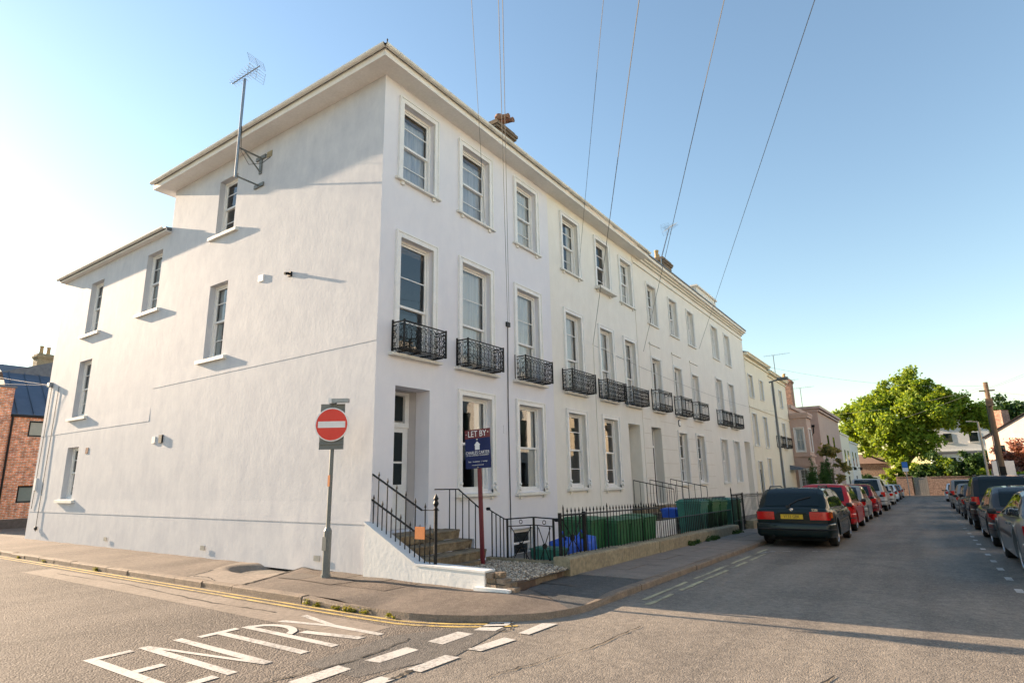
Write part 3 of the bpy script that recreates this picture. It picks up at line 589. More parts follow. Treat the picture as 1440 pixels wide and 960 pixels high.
# slight upright step between the two builds of the side wall, grooves of the string courses
def groove(T, pts, hh, dp, nm='string_course', m='side'):
    b = MB(T)
    for (u0, z0), (u1, z1) in zip(pts[:-1], pts[1:]):
        b.add([(u0,-.002,z0),(u1,-.002,z1),(u1,dp,z1),(u0,dp,z0),(u0,-.002,z0+hh),(u1,-.002,z1+hh),(u1,.0005,z1+hh),(u0,.0005,z0+hh)], [(0,1,2,3),(4,5,6,7),(0,1,5,4),(1,2,6,5),(2,3,7,6),(3,0,4,7)])
    return b.build(nm, M_[m], h1)
groove(FS, [(-17.35,4.25),(XF-.002,4.31)], .40, .006); groove(FS, [(X0+.02,3.34),(-17.35,3.35)], .4, .007); groove(FS, [(X0+.02,.86),(XF-.002,.86)], .4, .009)
cov = ['net', 'none', 'none', 'none', 'none', 'net']
for i, q in enumerate(sw):
    window(FS, h1, *q, .16, arch=0, bars=(.25, .75), cover=('none', 'halfnet', 'net', 'net', 'halfnet', 'net')[i], sill=(.24, .085, .115), vbars=0 if i < 2 else 0)
for i, q in enumerate(T1): window(FF, h1, *q, .12, arch=.13, cover=('blue', 'blue', 'net')[i], sill=(.2, .09, .075), corbel='feet', top_blind=i < 2)
for i, q in enumerate(M1): window(FF, h1, *q, .12, arch=.13, bars=(.3, .68), cover=('none', 'net', 'net')[i], top_blind=i == 0, sill=(.24, .14, .08), corbel=False, meet=.42)
for i, q in enumerate(G1): window(FF, h1, *q, .12, arch=.13, bars=(), cover=('halfnet', 'halfnet')[i], sill=(.2, .09, .09), corbel=True, gm='glass')
for u0, u1, z1 in ((10.0, 10.75, .35), (12.3, 13.3, .42)): window(FF, h1, u0, u1, -.3, z1, .12, arch=0, bars=(), cover='none')
for q, (a, b_) in zip(M1, ((8.1, 9.36), (10.12, 11.5), (12.5, 13.85))): balcony(FF, h1, a, b_, 4.15, .58, .34)
# doorway: reveal, inner porch, glazed door with fanlight
d = MB(FF); d.box(8.23, 9.32, -.42, -.40, .67, 3.48) if False else None
pz = MB(FF)
pz.add([(8.10,-.40,.67),(9.235,-.40,.67),(9.22,-.66,.67),(8.10,-.66,.67),(8.10,-.40,3.475),(9.235,-.40,3.475),(9.22,-.66,3.475),(8.10,-.66,3.475)], [(0,1,2,3),(4,5,6,7),(1,2,6,5),(0,3,7,4),(2,3,7,6)])
pz.build('porch', mat('porch_plaster', (.56, .54, .54), (.50, .48, .48), 2, .8), h1, recalc=False)
dr = MB(FF).box(8.15, 9.215, -.655, -.60, .67, 2.72).box(8.15, 9.217, -.655, -.57, 2.72, 2.82).box(9.10, 9.217, -.655, -.575, 2.82, 3.47).box(8.15, 8.25, -.655, -.575, 2.82, 3.47).box(8.25, 9.10, -.655, -.575, 3.40, 3.47).build('door', M_['white'], h1)
for za_, zb_ in ((1.55, 1.98), (2.02, 2.62), (2.86, 3.38)):
    MB(FF).box(8.36, 8.62, -.605, -.597 if zb_ < 2.8 else -.62, za_, zb_).box(8.78, 9.06, -.605, -.597 if zb_ < 2.8 else -.62, za_, zb_).build('pane', M_['cglass'], dr)
MB(FF).box(8.34, 8.64, -.605, -.59, .80, 1.42).box(8.76, 9.07, -.605, -.59, .80, 1.42).build('door_panel', M_['white'], dr)
MB(FF).lathe([(.02, 0), (.03, .04), (.0, .06)], (8.70, -.59, 1.5), 8, (V(1, 0, 0), V(0, 0, 1), V(0, 1, 0))).build('door_knob', M_['chrome'], dr)
# eaves, gutter, roof (shared run over houses 1 and 2 but each house has its own length)
def eaves(par, y0, y1, side=False, ov=.45, ze=ZE):
    xo = XF+ov; b = MB()
    if side:
        b.box(XM-ov, xo, YW-ov, y1, ze, ze+.03); b.box(XM-ov, xo, YW-ov, YW-ov+.03, ze+.031, ze+.17); b.box(xo-.03, xo, YW-ov+.031, y1, ze+.031, ze+.17); b.box(XM-ov, XM-ov+.03, YW-ov+.031, y1, ze+.031, ze+.17)
    else: b.box(-14, xo, y0, y1, ze, ze+.03); b.box(xo-.03, xo, y0, y1, ze+.031, ze+.17)
    b.build('eaves', M_['soffit'], par)
    def gut(p0, p1, n):
        g = MB(); p0, p1 = Vector(p0), Vector(p1); t = (p1-p0).normalized(); s = V(0, 0, 1).cross(t)
        if s.dot(V(1, -1, 0)) < 0: s = -s
        prof = [(s*(.062*math.cos(a))+V(0, 0, .062*math.sin(a)*1.0)) for a in np.linspace(math.pi, 2*math.pi, 8)]
        pr2 = [q*.9 for q in prof]
        for P in (prof,): g.add([p0+q for q in P]+[p1+q for q in P], [(i, i+1, 9+i, 8+i) for i in range(7)])
        g.add([p0+prof[0], p0+prof[-1], p1+prof[-1], p1+prof[0]], [(0, 1, 2, 3)])
        o = g.build('gutter', M_['gutter'], par, recalc=False)
        for i in range(n):
            c = MB(); q = p0.lerp(p1, (i+.5)/n); c.add([q+a*1.12-t*.02 for a in prof]+[q+a*1.12+t*.02 for a in prof], [(k, k+1, 9+k, 8+k) for k in range(7)])
            c.build('gutter_bracket', M_['gutter'], par, recalc=False)
    zg = ze+.195
    gut((xo+.075, (YW-ov-.07) if side else y0, zg), (xo+.075, y1, zg), int((y1-y0)/.75))
    if side: gut((XM-ov, YW-ov-.075, zg), (xo+.07, YW-ov-.075, zg), 12)
eaves(h1, 7.7, 14.47, True); 
r = MB(); e0, e1, f0, zr = XM-.462, XF+.462, YW-.462, 12.2; za = ZE+.215
r.add([(e0,f0,za),(e1,f0,za),(e1,14.47,za),(e0,14.47,za),((e0+e1)/2,12.2,zr),((e0+e1)/2,14.47,zr)], [(0,1,4),(1,2,5,4),(0,4,5,3),(2,3,5)])
r.add([(e0,f0,za),(e1,f0,za),(e1,14.47,za),(e0,14.47,za),(e0,f0,za-.04),(e1,f0,za-.04),(e1,14.47,za-.04),(e0,14.47,za-.04)], [(0,1,5,4),(1,2,6,5),(2,3,7,6),(3,0,4,7)])
r.build('roof', M_['slate'], h1, recalc=False)
fi = MB().lathe([(.07, 0), (.05, .04), (.015, .07), (.012, .2), (.02, .21), (.004, .24)], (XF+.40, YW-.36, za+.02), 8); fi.build('hip_finial', M_['iron'], h1)
# lower rear roof + gutter
b = MB(); b.box(X0-.1, XM-.002, YW-.16, 14.3, 8.92, 8.945); b.box(X0-.1, XM-.002, YW-.16, YW-.135, 8.946, 9.02); b.build('eaves', M_['soffit'], h1)
b = MB(); g0 = YW-.215
prof = [(.06*math.cos(a), .06*math.sin(a)) for a in np.linspace(math.pi, 2*math.pi, 8)]
b.add([(X0-.15, g0+q[0], 9.04+q[1]) for q in prof]+[(XM-.01, g0+q[0], 9.04+q[1]) for q in prof], [(i, i+1, 9+i, 8+i) for i in range(7)]); b.build('gutter', M_['gutter'], h1, recalc=False)
MB().add([(X0-.1,YW-.17,9.05),(XM-.01,YW-.17,9.05),(XM-.01,13.5,10.0),(X0-.2,13.5,10.0),(X0-.1,YW-.17,8.96),(XM-.01,YW-.17,8.96),(XM-.01,13.5,8.96),(X0-.2,13.5,8.96)], [(0,1,2,3),(0,1,5,4),(3,0,4,7),(1,2,6,5)]).build('roof', M_['slate'], h1, recalc=False)
def chimney(par, x, y0, y1, z0, z1, pots, m='brick_old', pm='terracotta', w_=.55, lying=0):
    c = MB(); zc = z1-.32
    c.box(x-w_, x+w_, y0, y1, z0, zc); c.box(x-w_-.06, x+w_+.06, y0-.06, y1+.06, zc, zc+.1); c.box(x-w_-.10, x+w_+.10, y0-.10, y1+.10, zc+.1, zc+.2); c.box(x-w_-.02, x+w_+.02, y0-.02, y1+.02, zc+.2, z1)
    o = c.build('chimney', M_[m], par)
    for k in range(pots):
        y = y0+(y1-y0)*(k+.5)/pots
        MB().lathe([(.13, 0), (.12, .1), (.10, .45), (.13, .47), (.13, .55), (.09, .55), (.08, .4)], (x+.1*(-1)**k, y, z1), 12).build('chimney_pot', M_[pm], o, smooth=True)
    for k in range(lying):
        MB().lathe([(.10, 0), (.095, .1), (.085, .4), (.10, .45), (.07, .46), (.06, .35)], (x+.3, y0+.1+.28*k, z1+.10), 12, (V(0, 1, 0), V(0, 0, 1), V(1, .5, .15).normalized())).build('chimney_pot', M_['terracotta'], o, smooth=True)
    return o
chimney(h1, -11, 14.9, 16.0, 10.8, 13.95, 1, lying=2, w_=.38)
# wall fittings on the side wall
FT = lambda: MB(FS)
def fit(mb, nm, m, par=h1): return mb.build(nm, M_[m], par)
fit(FT().box(-12.62,-12.42,-.01,.03,6.36,6.52), 'alarm_box', 'white')
fit(FT().box(-11.42,-11.30,0,.05,6.24,6.34).tube([(-11.36,.05,6.3),(-11.36,.16,6.27)], .035, 8), 'security_camera', 'iron')
fit(FT().box(-17.0,-16.83,0,.03,2.73,2.9), 'junction_box', 'white'); fit(FT().box(-16.6,-16.44,0,.045,2.72,2.93), 'meter_box', 'trim')
fit(FT().box(-21.2,-21.02,0,.012,2.62,2.8), 'air_vent', 'terracotta'); fit(FT().box(-12.72,-12.5,0,.012,9.72,9.88), 'air_vent', 'stone')
for x in (-19.0, -13.95, -9.85): fit(FT().box(x-.09,x+.09,.028,.036,.16,.26), 'air_vent', 'galv')
for pts in ([(-24.75,.02,5.1),(-24.76,.02,3.6),(-24.78,.03,1.5),(-24.8,.03,.95)], [(-24.1,.02,5.0),(-24.12,.02,3.3),(-24.14,.035,.5),(-24.1,.04,.25)]): fit(FT().tube(pts, .009, 5), 'cable', 'cable')
fit(FT().lathe([(.06,0),(.07,.04),(.02,.07)], (-24.1,.02,.35), 8, (V(1,0,0), V(0,0,1), V(0,1,0))), 'cable_gland', 'cable')
fit(FT().box(-24.85,-24.72,.0,.05,1.55,1.95), 'notice_plate', 'sign_white')
fit(FT().box(-24.9,-24.7,0,.12,5.05,5.2), 'wire_bracket', 'galv')
fit(MB(FF).tube([(12.17,.02,5.5),(12.13,.02,3.5),(12.16,.02,.4)], .012, 5).box(12.10,12.25,0,.05,5.48,5.6), 'cable', 'cable')
fit(MB(FF).box(11.93,12.08,0,.012,2.72,2.92), 'air_vent', 'front1')
# TV mast on the side wall
an = thing('tv_aerial', 'tall steel mast with television aerial bracketed to the white side wall', 'aerial', (-12.95, 7.05, 8.95))
MB().tube([(-12.95,7.05,8.98),(-12.95,7.05,11.75)], .035, 8).build('mast', M_['galv'], an)
for z in (9.8, 9.02):
    b = MB().tube([(-12.95,7.05,z),(-12.95,7.7,z)], .022, 6); b.box(-13.15,-12.75,7.66,7.699,z-.05,z+.05)
    if z > 9.5: b.tube([(-12.95,7.2,z),(-12.95,7.68,z-.4)], .02, 6).box(-13.0,-12.9,7.67,7.699,z-.45,z-.06)
    b.build('wall_bracket', M_['grey_metal'], an)
def yagi(par, c, d, L, elems, m, el=.26, grid=True):
    d = Vector(d).normalized(); s = d.cross(V(0, 0, 1)).normalized(); u = s.cross(d); c = Vector(c); b = MB()
    b.tube([c-d*L*.5, c+d*L*.5], .014, 5)
    for i in range(elems):
        q = c-d*L*.48+d*(L*.8*i/(elems-1)); e = el*(.6+.4*i/elems)
        for a in ((s+u*.5).normalized(), (s-u*.5).normalized()): b.tube([q-a*e, q+a*e], .006, 3)
    if grid:
        q = c+d*L*.42
        for sg in (1, -1):
            for k in range(5): zz = sg*(.05+.07*k); b.tube([q-s*.24+u*zz-d*(abs(zz)*.25), q+s*.24+u*zz-d*(abs(zz)*.25)], .005, 3)
            for xx in (-.24, 0, .24): b.tube([q+s*xx+u*sg*.05, q+s*xx+u*sg*.33-d*.08], .005, 3)
    return b.build('aerial_head', m, par)
yagi(an, (-12.92, 7.05, 11.86), (1, .1, .12), 1.05, 9, M_['galv'], .2)
MB().tube([(-12.93,7.08,10.4),(-12.9,7.1,9.7),(-12.75,7.25,9.35),(-12.6,7.5,9.45),(-12.55,7.69,9.7)], .008, 4).build('cable', M_['cable'], an)
# ---------------------------------------------------------------- house 2
h2 = house('cream house with three bays next to the lilac grey corner house', 14.45)
T2 = [(15.30,16.33,8.0,9.82),(17.67,18.68,8.0,9.82),(19.70,20.72,8.0,9.72)]
M2 = [(15.28,16.3,4.14,6.6),(17.65,18.62,4.14,6.58),(19.70,20.66,4.14,6.55)]
G2 = [(15.23,16.28,1.34,3.5),(17.6,18.66,1.30,3.5)]
D2 = (19.62, 20.68, .55, 3.47)
wall(FF, 14.45, 21.0, -.9, ZE+.05, [(*q, .13) for q in T2+M2+G2]+[(*D2, .45)], 'wall', M_['front2'], h2)
for i, q in enumerate(T2): window(FF, h2, *q, .12, arch=.12, cover=('halfnet', 'none', 'net')[i], sill=(.2, .09, .075), corbel='feet')
for i, q in enumerate(M2): window(FF, h2, *q, .12, arch=.12, cover=('net', 'net', 'halfnet')[i], sill=(.2, .12, .08), meet=.42)
for i, q in enumerate(G2): window(FF, h2, *q, .12, arch=.12, cover='room', sill=(.2, .09, .09), corbel=True, gm='glass')
for a, b_ in ((15.0, 16.5), (17.4, 18.85), (19.45, 20.9)): balcony(FF, h2, a, b_, 4.15, .58, .34)
MB(FF).box(17.5, 18.85, .05, .24, 7.93, 8.03).build('planter', M_['sill'], h2)
MB(FF).box(*D2[:2], -.46, -.44, .55, 3.47).build('door', mat('cream_door', (.55, .52, .44), rough=.5), h2)
MB(FF).box(17.12, 17.16, 0, .03, .4, 5.9).build('cable', M_['front2'], h2)
eaves(h2, 14.47, 21.7)
MB().add([(-12.9,14.47,12.2),(-12.9,21.7,12.2),(XF+.462,21.7,za),(XF+.462,14.47,za),(XF+.462,21.7,za-.04),(-12.9,21.7,za-.04),(XF+.462,14.47,za-.04)], [(0,1,2,3),(2,1,5,4),(3,2,4,6)]).build('roof', M_['slate'], h2, recalc=False)
MB().box(-17, XF-.4, 20.9, 21.0, -.5, 10.2).build('wall', M_['front2'], h2)
MB().box(-9.2, -8.6, 20.5, 21.65, za+.02, za+.2).box(-9.3,-9.1,18.2,18.5,za,za+.42).build('roof_vent', M_['slate'], h2)
# ---------------------------------------------------------------- houses 3 and 4 (cornice instead of eaves)
def cornice(par, y0, y1, z=10.2):
    b = MB(FF); b.box(y0, y1, -.02, .06, z-.25, z-.2); b.box(y0, y1, -.02, .09, z+.02, z+.1); b.box(y0, y1, -.02, .18, z+.1, z+.17); b.box(y0, y1, -.02, .30, z+.17, z+.3); b.box(y0, y1, -.3, .05, z+.3, z+.45)
    b.build('cornice', M_['front3'], par)
    MB(FF).box(y0, y1, .22, .34, z+.302, z+.36).build('gutter', M_['slate'], par)
    MB(FF).add([(y0,.04,z+.452),(y1,.04,z+.452),(y1,-4,z+1.6),(y0,-4,z+1.6),(y0,-4,z),(y1,-4,z)], [(0,1,2,3),(2,3,4,5)]).build('roof', M_['slate'], par, recalc=False)
h3 = house('warm cream house with blue black front door and curved balconies', 21.0)
T3 = [(22.3,23.3,7.75,9.42),(24.9,25.9,7.75,9.42),(27.4,28.35,7.75,9.42)]
M3 = [(22.3,23.25,4.15,6.27),(24.9,25.85,4.15,6.27),(27.35,28.3,4.15,6.27)]
G3 = [(24.85,25.9,1.3,3.41),(27.3,28.4,1.3,3.41)]
D3 = (21.82, 22.86, .6, 3.48)
wall(FF, 21.0, 30.0, -1, 10.6, [(*q, .16) for q in T3+M3+G3]+[(*D3, .4)], 'wall', M_['front3'], h3)
for i, q in enumerate(T3): window(FF, h3, *q, .14, arch=.07, cover='net', sill=(.12, .07, .08), bars=(.25, .75), vbars=1)
for i, q in enumerate(M3):
    window(FF, h3, *q, .14, arch=.07, cover='net', sill=(.2, .12, .08), vbars=1, meet=.4)
    MB(FF).box(q[0]-.05, q[1]+.05, -.005, .02, 6.36, 6.8).box(q[0]-.12, q[1]+.12, -.005, .05, 6.82, 6.9).build('blind_panel', M_['front3'], h3)
for i, q in enumerate(G3): window(FF, h3, *q, .14, arch=.1, cover='none', sill=(.1, .07, .08), vbars=1)
for q in M3: balcony(FF, h3, q[0]-.22, q[1]+.25, 4.16, .76, .32, 1)
dr = MB(FF).box(D3[0]+.06, D3[1]-.06, -.40, -.35, .6, 2.72).build('door', mat('blue_black_gloss', (.012, .014, .025), rough=.25), h3)
MB(FF).box(D3[0]+.002, D3[0]+.06, -.41, -.33, .6, 3.47).box(D3[1]-.06, D3[1]-.002, -.41, -.33, .6, 3.47).box(D3[0]+.06, D3[1]-.06, -.41, -.33, 2.72, 2.8).build('door_frame', M_['white'], h3)
MB(FF).box(D3[0]+.06, D3[1]-.06, -.39, -.38, 2.8, 3.47).build('fanlight', M_['cglass'], h3)
MB(FF).lathe([(.16,0),(.16,.03),(.13,.035)], (25.1,0,3.83), 16, (V(1,0,0), V(0,0,1), V(0,1,0))).build('round_plaque', M_['slate'], h3)
MB(FF).lathe([(.12,.036),(.12,.04)], (25.1,0,3.83), 16, (V(1,0,0), V(0,0,1), V(0,1,0))).build('plaque_face', M_['sign_white'], h3)
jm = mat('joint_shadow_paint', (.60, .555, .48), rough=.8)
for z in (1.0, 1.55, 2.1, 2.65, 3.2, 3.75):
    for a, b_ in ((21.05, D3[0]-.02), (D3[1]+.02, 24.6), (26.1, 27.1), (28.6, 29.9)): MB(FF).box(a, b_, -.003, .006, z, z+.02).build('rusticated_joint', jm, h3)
cornice(h3, 21.0, 30.0); MB(FF).box(20.97, 21.03, -.02, .02, -.6, 10.2).build('party_pilaster', M_['front3'], h3)
chimney(h3, -11.0, 30.6, 32.0, 10.5, 13.7, 2, pm='buffpot')
h4 = house('narrow cream house with two bays and arched side recess', 30.0)
T4 = [(31.45,32.55,7.75,9.5),(33.95,35.0,7.75,9.5)]; M4 = [(31.4,32.5,4.15,6.6),(33.85,34.9,4.15,6.6)]; G4 = [(31.3,32.4,1.25,3.4),(33.85,34.9,1.25,3.4)]
wall(FF, 30.0, 38.45, -1, 10.6, [(*q, .16) for q in T4+M4+G4]+[(36.3,37.6,-.4,3.5,.5)], 'wall', M_['front3'], h4)
for q in T4+G4: window(FF, h4, *q, .14, arch=.07, cover='net', sill=(.12, .07, .08), vbars=1)
for q in M4: window(FF, h4, *q, .14, arch=.07, cover='net', sill=(.2, .12, .08), vbars=1); balcony(FF, h4, q[0]-.3, q[1]+.45, 4.16, .72, .3, 1)
a = MB(FF); n = 12
a.prism([(36.28,-.48,3.5),(36.28,-.48,4.2),(37.62,-.48,4.2),(37.62,-.48,3.5)], (0,.02,0)); a.box(36.3, 37.6, -.50, -.48, -.4, 3.5); a.build('recess_wall', M_['front3'], h4)
cornice(h4, 30.0, 38.45); MB().box(-17, XF-.01, 38.40, 38.46, -1, 10.58).build('wall', M_['front3'], h4)
MB().box(-11.5, -10.0, 35.0, 39.2, 10.6, 13.0).box(-11.6, -9.9, 34.9, 39.3, 13.0, 13.1).build('chimney', M_['front3'], h4)
a2 = thing('tv_aerial', 'thin leaning aerial mast rising beside the two buff chimney pots', 'aerial', (-10.5, 30.5, 13.4))
MB().tube([(-10.5,30.5,12.4),(-10.5,30.5,13.5),(-10.5,32.3,15.95)], .035, 6).build('mast', M_['galv'], a2)
yagi(a2, (-10.5, 32.6, 16.2), (-.05, -3.5, -1.9), 2.4, 10, M_['galv'], .32)
# ---------------------------------------------------------------- houses 5-6
def plain_house(label, y0, y1, ze, wins, m, extra=None, x=XF, depth=9, sill=(.1, .06, .08), covers=('net',), group=HG):
    h = house(label, y0, x=x, group=group); T = frame((x, 0, 0), (0, 1, 0), (1, 0, 0))
    wall(T, y0, y1, gz(y0)-1.5, ze, [(*q, .14) for q in wins], 'wall', M_[m], h)
    for i, q in enumerate(wins): window(T, h, *q, .12, arch=.05, cover=covers[i % len(covers)], sill=sill, vbars=1, room=True)
    MB().box(x-depth, x-.02, y0+.002, y0+.06, -3, ze-.01).box(x-depth, x-.02, y1-.06, y1-.002, -3, ze-.01).box(x-depth, x-depth+.05, y0+.07, y1-.07, -3, ze-.01).build('wall', M_[m], h)
    return h, T
h5, F5 = plain_house('pale yellow house with arched front door beyond the cream terrace', 38.5, 45.3, 9.3, [(39.0,40.1,6.45,7.85),(42.1,43.1,6.55,7.85),(39.0,40.1,3.4,5.35),(42.1,43.1,3.35,5.35),(42.0,43.0,.85,2.6),(39.3,40.2,-.4,2.4)], 'front4', covers=('none', 'net', 'none'))
def top(h, T, y0, y1, z, par=.35):
    b = MB(T); b.box(y0, y1, -.02, .1, z-.28, z-.2); b.box(y0, y1, -.02, .25, z-.02, z+.08); b.box(y0, y1, -.02, .33, z+.08, z+.15); b.build('cornice', M_['front4'], h)
    MB(T).add([(y0,.3,z+.16),(y1,.3,z+.16),(y1,-4.5,z+1.5),(y0,-4.5,z+1.5),(y0,-4.5,z),(y1,-4.5,z),(y0,.3,z+.152),(y1,.3,z+.152)], [(0,1,2,3),(2,3,4,5),(0,1,7,6),(0,3,4,6),(1,2,5,7)]).build('roof', M_['slate'], h, recalc=False)
    MB(T).box(y0, y1, -.01, .05, 5.72, 5.82).build('string_course', M_['front4'], h)
top(h5, F5, 38.5, 45.3, 9.05); MB(F5).box(39.35, 40.15, -.1, -.06, -.4, 1.9).build('door', M_['iron'], h5)
h6, F6 = plain_house('pale yellow house with shared iron balcony beside the pink house', 45.3, 52.0, 9.0, [(46.1,47.0,6.6,7.9),(48.8,49.8,6.6,7.9),(46.1,47.0,3.5,5.35),(48.6,49.6,3.5,5.35),(46.2,47.1,.8,2.6)], 'front4', covers=('net', 'none'))
top(h6, F6, 45.3, 52.0, 8.8); balcony(F6, h6, 45.9, 47.4, 3.5, .75, .35, 1); balcony(F6, h6, 48.3, 50.0, 3.5, .75, .35, 1)
b = MB(F6); b.prism([(49.8,0,2.25),(49.8,.9,2.0),(49.8,.9,1.9),(49.8,0,1.9)], (1.5,0,0)); b.build('porch_canopy', M_['zinc'], h6)
b = MB(F6)
for u in (49.85, 51.2): b.box(u, u+.06, .82, .88, gz(50)-.2, 1.9)
b.build('trellis_post', M_['fence_wood'], h6)
# ---------------------------------------------------------------- pink house
pk = thing('pink_house', 'dusky pink house with square bay window and round brick chimney', 'house', (XF, 52, gz(52)), HG)
FP = frame((0, 52.0, 0), (1, 0, 0), (0, -1, 0))
b = MB(); b.box(-14, XF+.05, 52.01, 60, -2, 7.0); b.box(-12.0, -7.3, 60.01, 76, -2, 7.35); b.box(-12.2, -7.1, 59.9, 76.1, 7.1, 7.25); b.box(-12.25, -7.0, 59.85, 76.2, 7.36, 7.6); b.box(-14.1, XF+.25, 52.02, 60, 6.8, 7.1); b.build('wall', M_['pink'], pk)
wall(FP, XF+.05, -7.2, -2, 6.3, [(-8.15,-7.5,3.3,5.15,.12),(-8.15,-7.5,.55,1.95,.12)], 'bay', M_['pink'], pk)
FB = frame((-7.2, 0, 0), (0, 1, 0), (1, 0, 0))
wall(FB, 52.0, 54.2, -2, 6.3, [(52.5,53.7,3.3,5.1,.12),(52.5,53.7,.55,1.95,.12)], 'bay', M_['pink'], pk)
MB().box(XF+.06, -7.05, 51.86, 54.3, 5.95, 6.15).box(XF+.06, -7.0, 51.8, 54.35, 6.151, 6.35).build('bay_cornice', M_['pink'], pk); MB().box(XF+.06, -7.1, 51.9, 54.25, 2.15, 2.3).build('bay_moulding', M_['pink'], pk); MB().box(XF+.06, -7.08, 51.88, 54.25, 2.9, 3.0).build('bay_moulding', M_['pink'], pk)
for T, q in ((FP, (-8.15,-7.5,3.3,5.15)), (FP, (-8.15,-7.5,.55,1.95)), (FB, (52.5,53.7,3.3,5.1)), (FB, (52.5,53.7,.55,1.95))): window(T, pk, *q, .1, arch=.06, cover='net' if q[2] > 1 else 'none', room=.3, vbars=1, bars=(.33, .66) if q[2] < 1 else (), sill=(.06, .05, .06))
FK = frame((-7.3, 0, 0), (0, 1, 0), (1, 0, 0))
for q in ((64.5,65.8,3.2,5.2),(69,70.3,3.2,5.2),(64.5,65.8,.2,2.0)):
    MB(FK).box(q[0], q[1], .002, .012, q[2], q[3]).build('window', M_['cglass'], pk); MB(FK).box(q[0]-.1, q[1]+.1, 0, .03, q[2]-.1, q[2]).build('sill', M_['sill'], pk)
MB(FP).box(-7.9, -7.65, -7.98, -7.9, 5.7, 5.9).tube([(-7.78,-7.95,5.7),(-7.8,-7.95,5.2),(-8.0,-7.95,4.9)], .04, 5).build('rainwater_pipe', M_['iron'], pk)
c = chimney(pk, -9.35, 57, 58.5, 6.5, 9.9, 2, m='brick_far', pm='buffpot', w_=.55)
MB().box(-12, -10.3, 58, 61, 7.3, 9.3).build('roof_dormer', M_['zinc'], pk)
for nm, x, y, z0, z1, lab in (('tv_aerial', -9.9, 57, 7.1, 12.2, 'tall television aerial behind the pink house chimney'), ('tv_aerial', -10.3, 63, 7.5, 10.6, 'short television aerial above the blue grey dormer'), ('tv_aerial', -10, 71, 7.5, 10.8, 'far television aerial on the flat pink roof')):
    t = thing(nm, lab, 'aerial', (x, y, z0)); MB().tube([(x, y, z0), (x, y, z1)], .04, 5).build('mast', M_['galv'], t); yagi(t, (x+.3, y, z1), (1, .2, .05), 2.2, 9, M_['galv'], .3, False)
h7 = thing('white_house', 'last cream and white house on the left before the brick garage', 'house', (-7.6, 76, gz(76)), HG)
b = MB(); b.box(-13, -7.35, 76.3, 86, -3, 5.9).box(-13, -7.25, 76.25, 86, 5.9, 6.1).build('wall', M_['front4'], h7)
MB().box(-13, -7.34, 86.01, 97, -3, 5.3).box(-13, -7.2, 86.01, 97, 5.3, 5.5).build('wall', M_['white'], h7)
for y in (79, 82.5, 88, 92): MB().box(-7.36, -7.32, y, y+1.1, 2.4, 4.2).build('window', M_['cglass'], h7)
for y in (80, 89.5): MB().box(-7.36, -7.32, y, y+1.1, -1.2, 1.2).build('door', M_['iron'], h7)
# lantern brackets
for y in (84.5, 93): MB().tube([(-7.3, y, 2.2), (-6.9, y, 2.25)], .05, 5).box(-7.1, -6.8, y-.12, y+.12, 1.9, 2.2).build('wall_lantern', M_['iron'], h7)
# ---------------------------------------------------------------- left brick building
bb = thing('brick_building', 'orange brick building with dark zinc roof beyond the white side wall', 'building', (-34.4, 9.3, 0))
FBk = frame((-34.4, 0, 0), (0, 1, 0), (1, 0, 0))
bw = [(10.03,11.3,3.98,4.72),(10.0,11.3,.98,1.74)]
wall(FBk, 9.25, 18, -.3, 4.97, [(*q, .12) for q in bw], 'wall', M_['brick_or'], bb)
MB().box(-38.5, -34.25, 8.2, 9.25, -.3, 6.15).build('gable_pier', M_['brick_or'], bb)
MB(FBk).box(9.252, 18, .002, .03, -.3, .28).build('blue_brick_plinth', mat('dark_blue_brick', (.09, .075, .07), (.14, .12, .11), 8, .9, .6, 30), bb)
for q in bw:
    f = MB(FBk).box(q[0], q[0]+.07, -.1, -.03, q[2], q[3]).box(q[1]-.07, q[1], -.1, -.03, q[2], q[3]).box(q[0]+.07, q[1]-.07, -.1, -.03, q[3]-.07, q[3]).box(q[0]+.07, q[1]-.07, -.1, -.03, q[2], q[2]+.07).build('window', M_['iron'], bb)
    MB(FBk).box(q[0]+.07, q[1]-.07, -.09, -.08, q[2]+.07, q[3]-.07).build('pane', mat('frosted_pane', (.20, .24, .22), (.26, .29, .26), 3, .12), f)
r = MB(); r.add([(-34.3,9.26,4.97),(-34.3,18,4.97),(-36.6,18,7.2),(-36.6,9.26,7.2)], [(0,1,2,3)]); r.build('roof', M_['zinc'], bb, recalc=False)
for k in range(12):
    y = 9.5+.62*k; MB().prism([(-34.3,y,4.99),(-36.6,y,7.22),(-36.6,y,7.27),(-34.3,y,5.05)], (0,.03,0)).build('standing_seam', M_['zinc'], bb)
MB().add([(-36.6,9.26,7.2),(-36.6,18,7.2),(-40,18,7.3),(-40,9.26,7.3),(-36.62,9.2,7.2),(-36.62,13,7.2),(-36.62,11.3,8.0),(-41,11.3,8.0),(-41,9.2,7.2),(-41,13,7.2)], [(0,1,2,3),(4,5,6),(4,6,7,8),(5,6,7,9)]).build('slate_roof', M_['slate'], bb, recalc=False)
MB(FBk).box(9.27, 18, .0, .12, 4.86, 4.97).build('gutter', M_['iron'], bb)
MB().tube([(-34.2,9.33,4.9),(-34.2,9.36,-.2)], .045, 6).build('downpipe', M_['iron'], bb)
MB().box(-38.4, -34.2, 8.15, 9.3, 6.15, 6.25).build('coping', M_['slate'], bb)
far = thing('stone_house', 'distant buff stone chimneys rising behind the dark zinc roof', 'house', (-48, 16, 0))
MB().box(-52, -46, 12, 22, -.3, 8.0).build('wall', M_['stone'], far); MB().add([(-45.8,12,8),(-45.8,22,8),(-49,22,9.6),(-49,12,9.6),(-52,12,8),(-52,22,8)], [(0,1,2,3),(2,3,4,5),(0,3,4),(1,2,5)]).build('roof', M_['slate'], far, recalc=False)
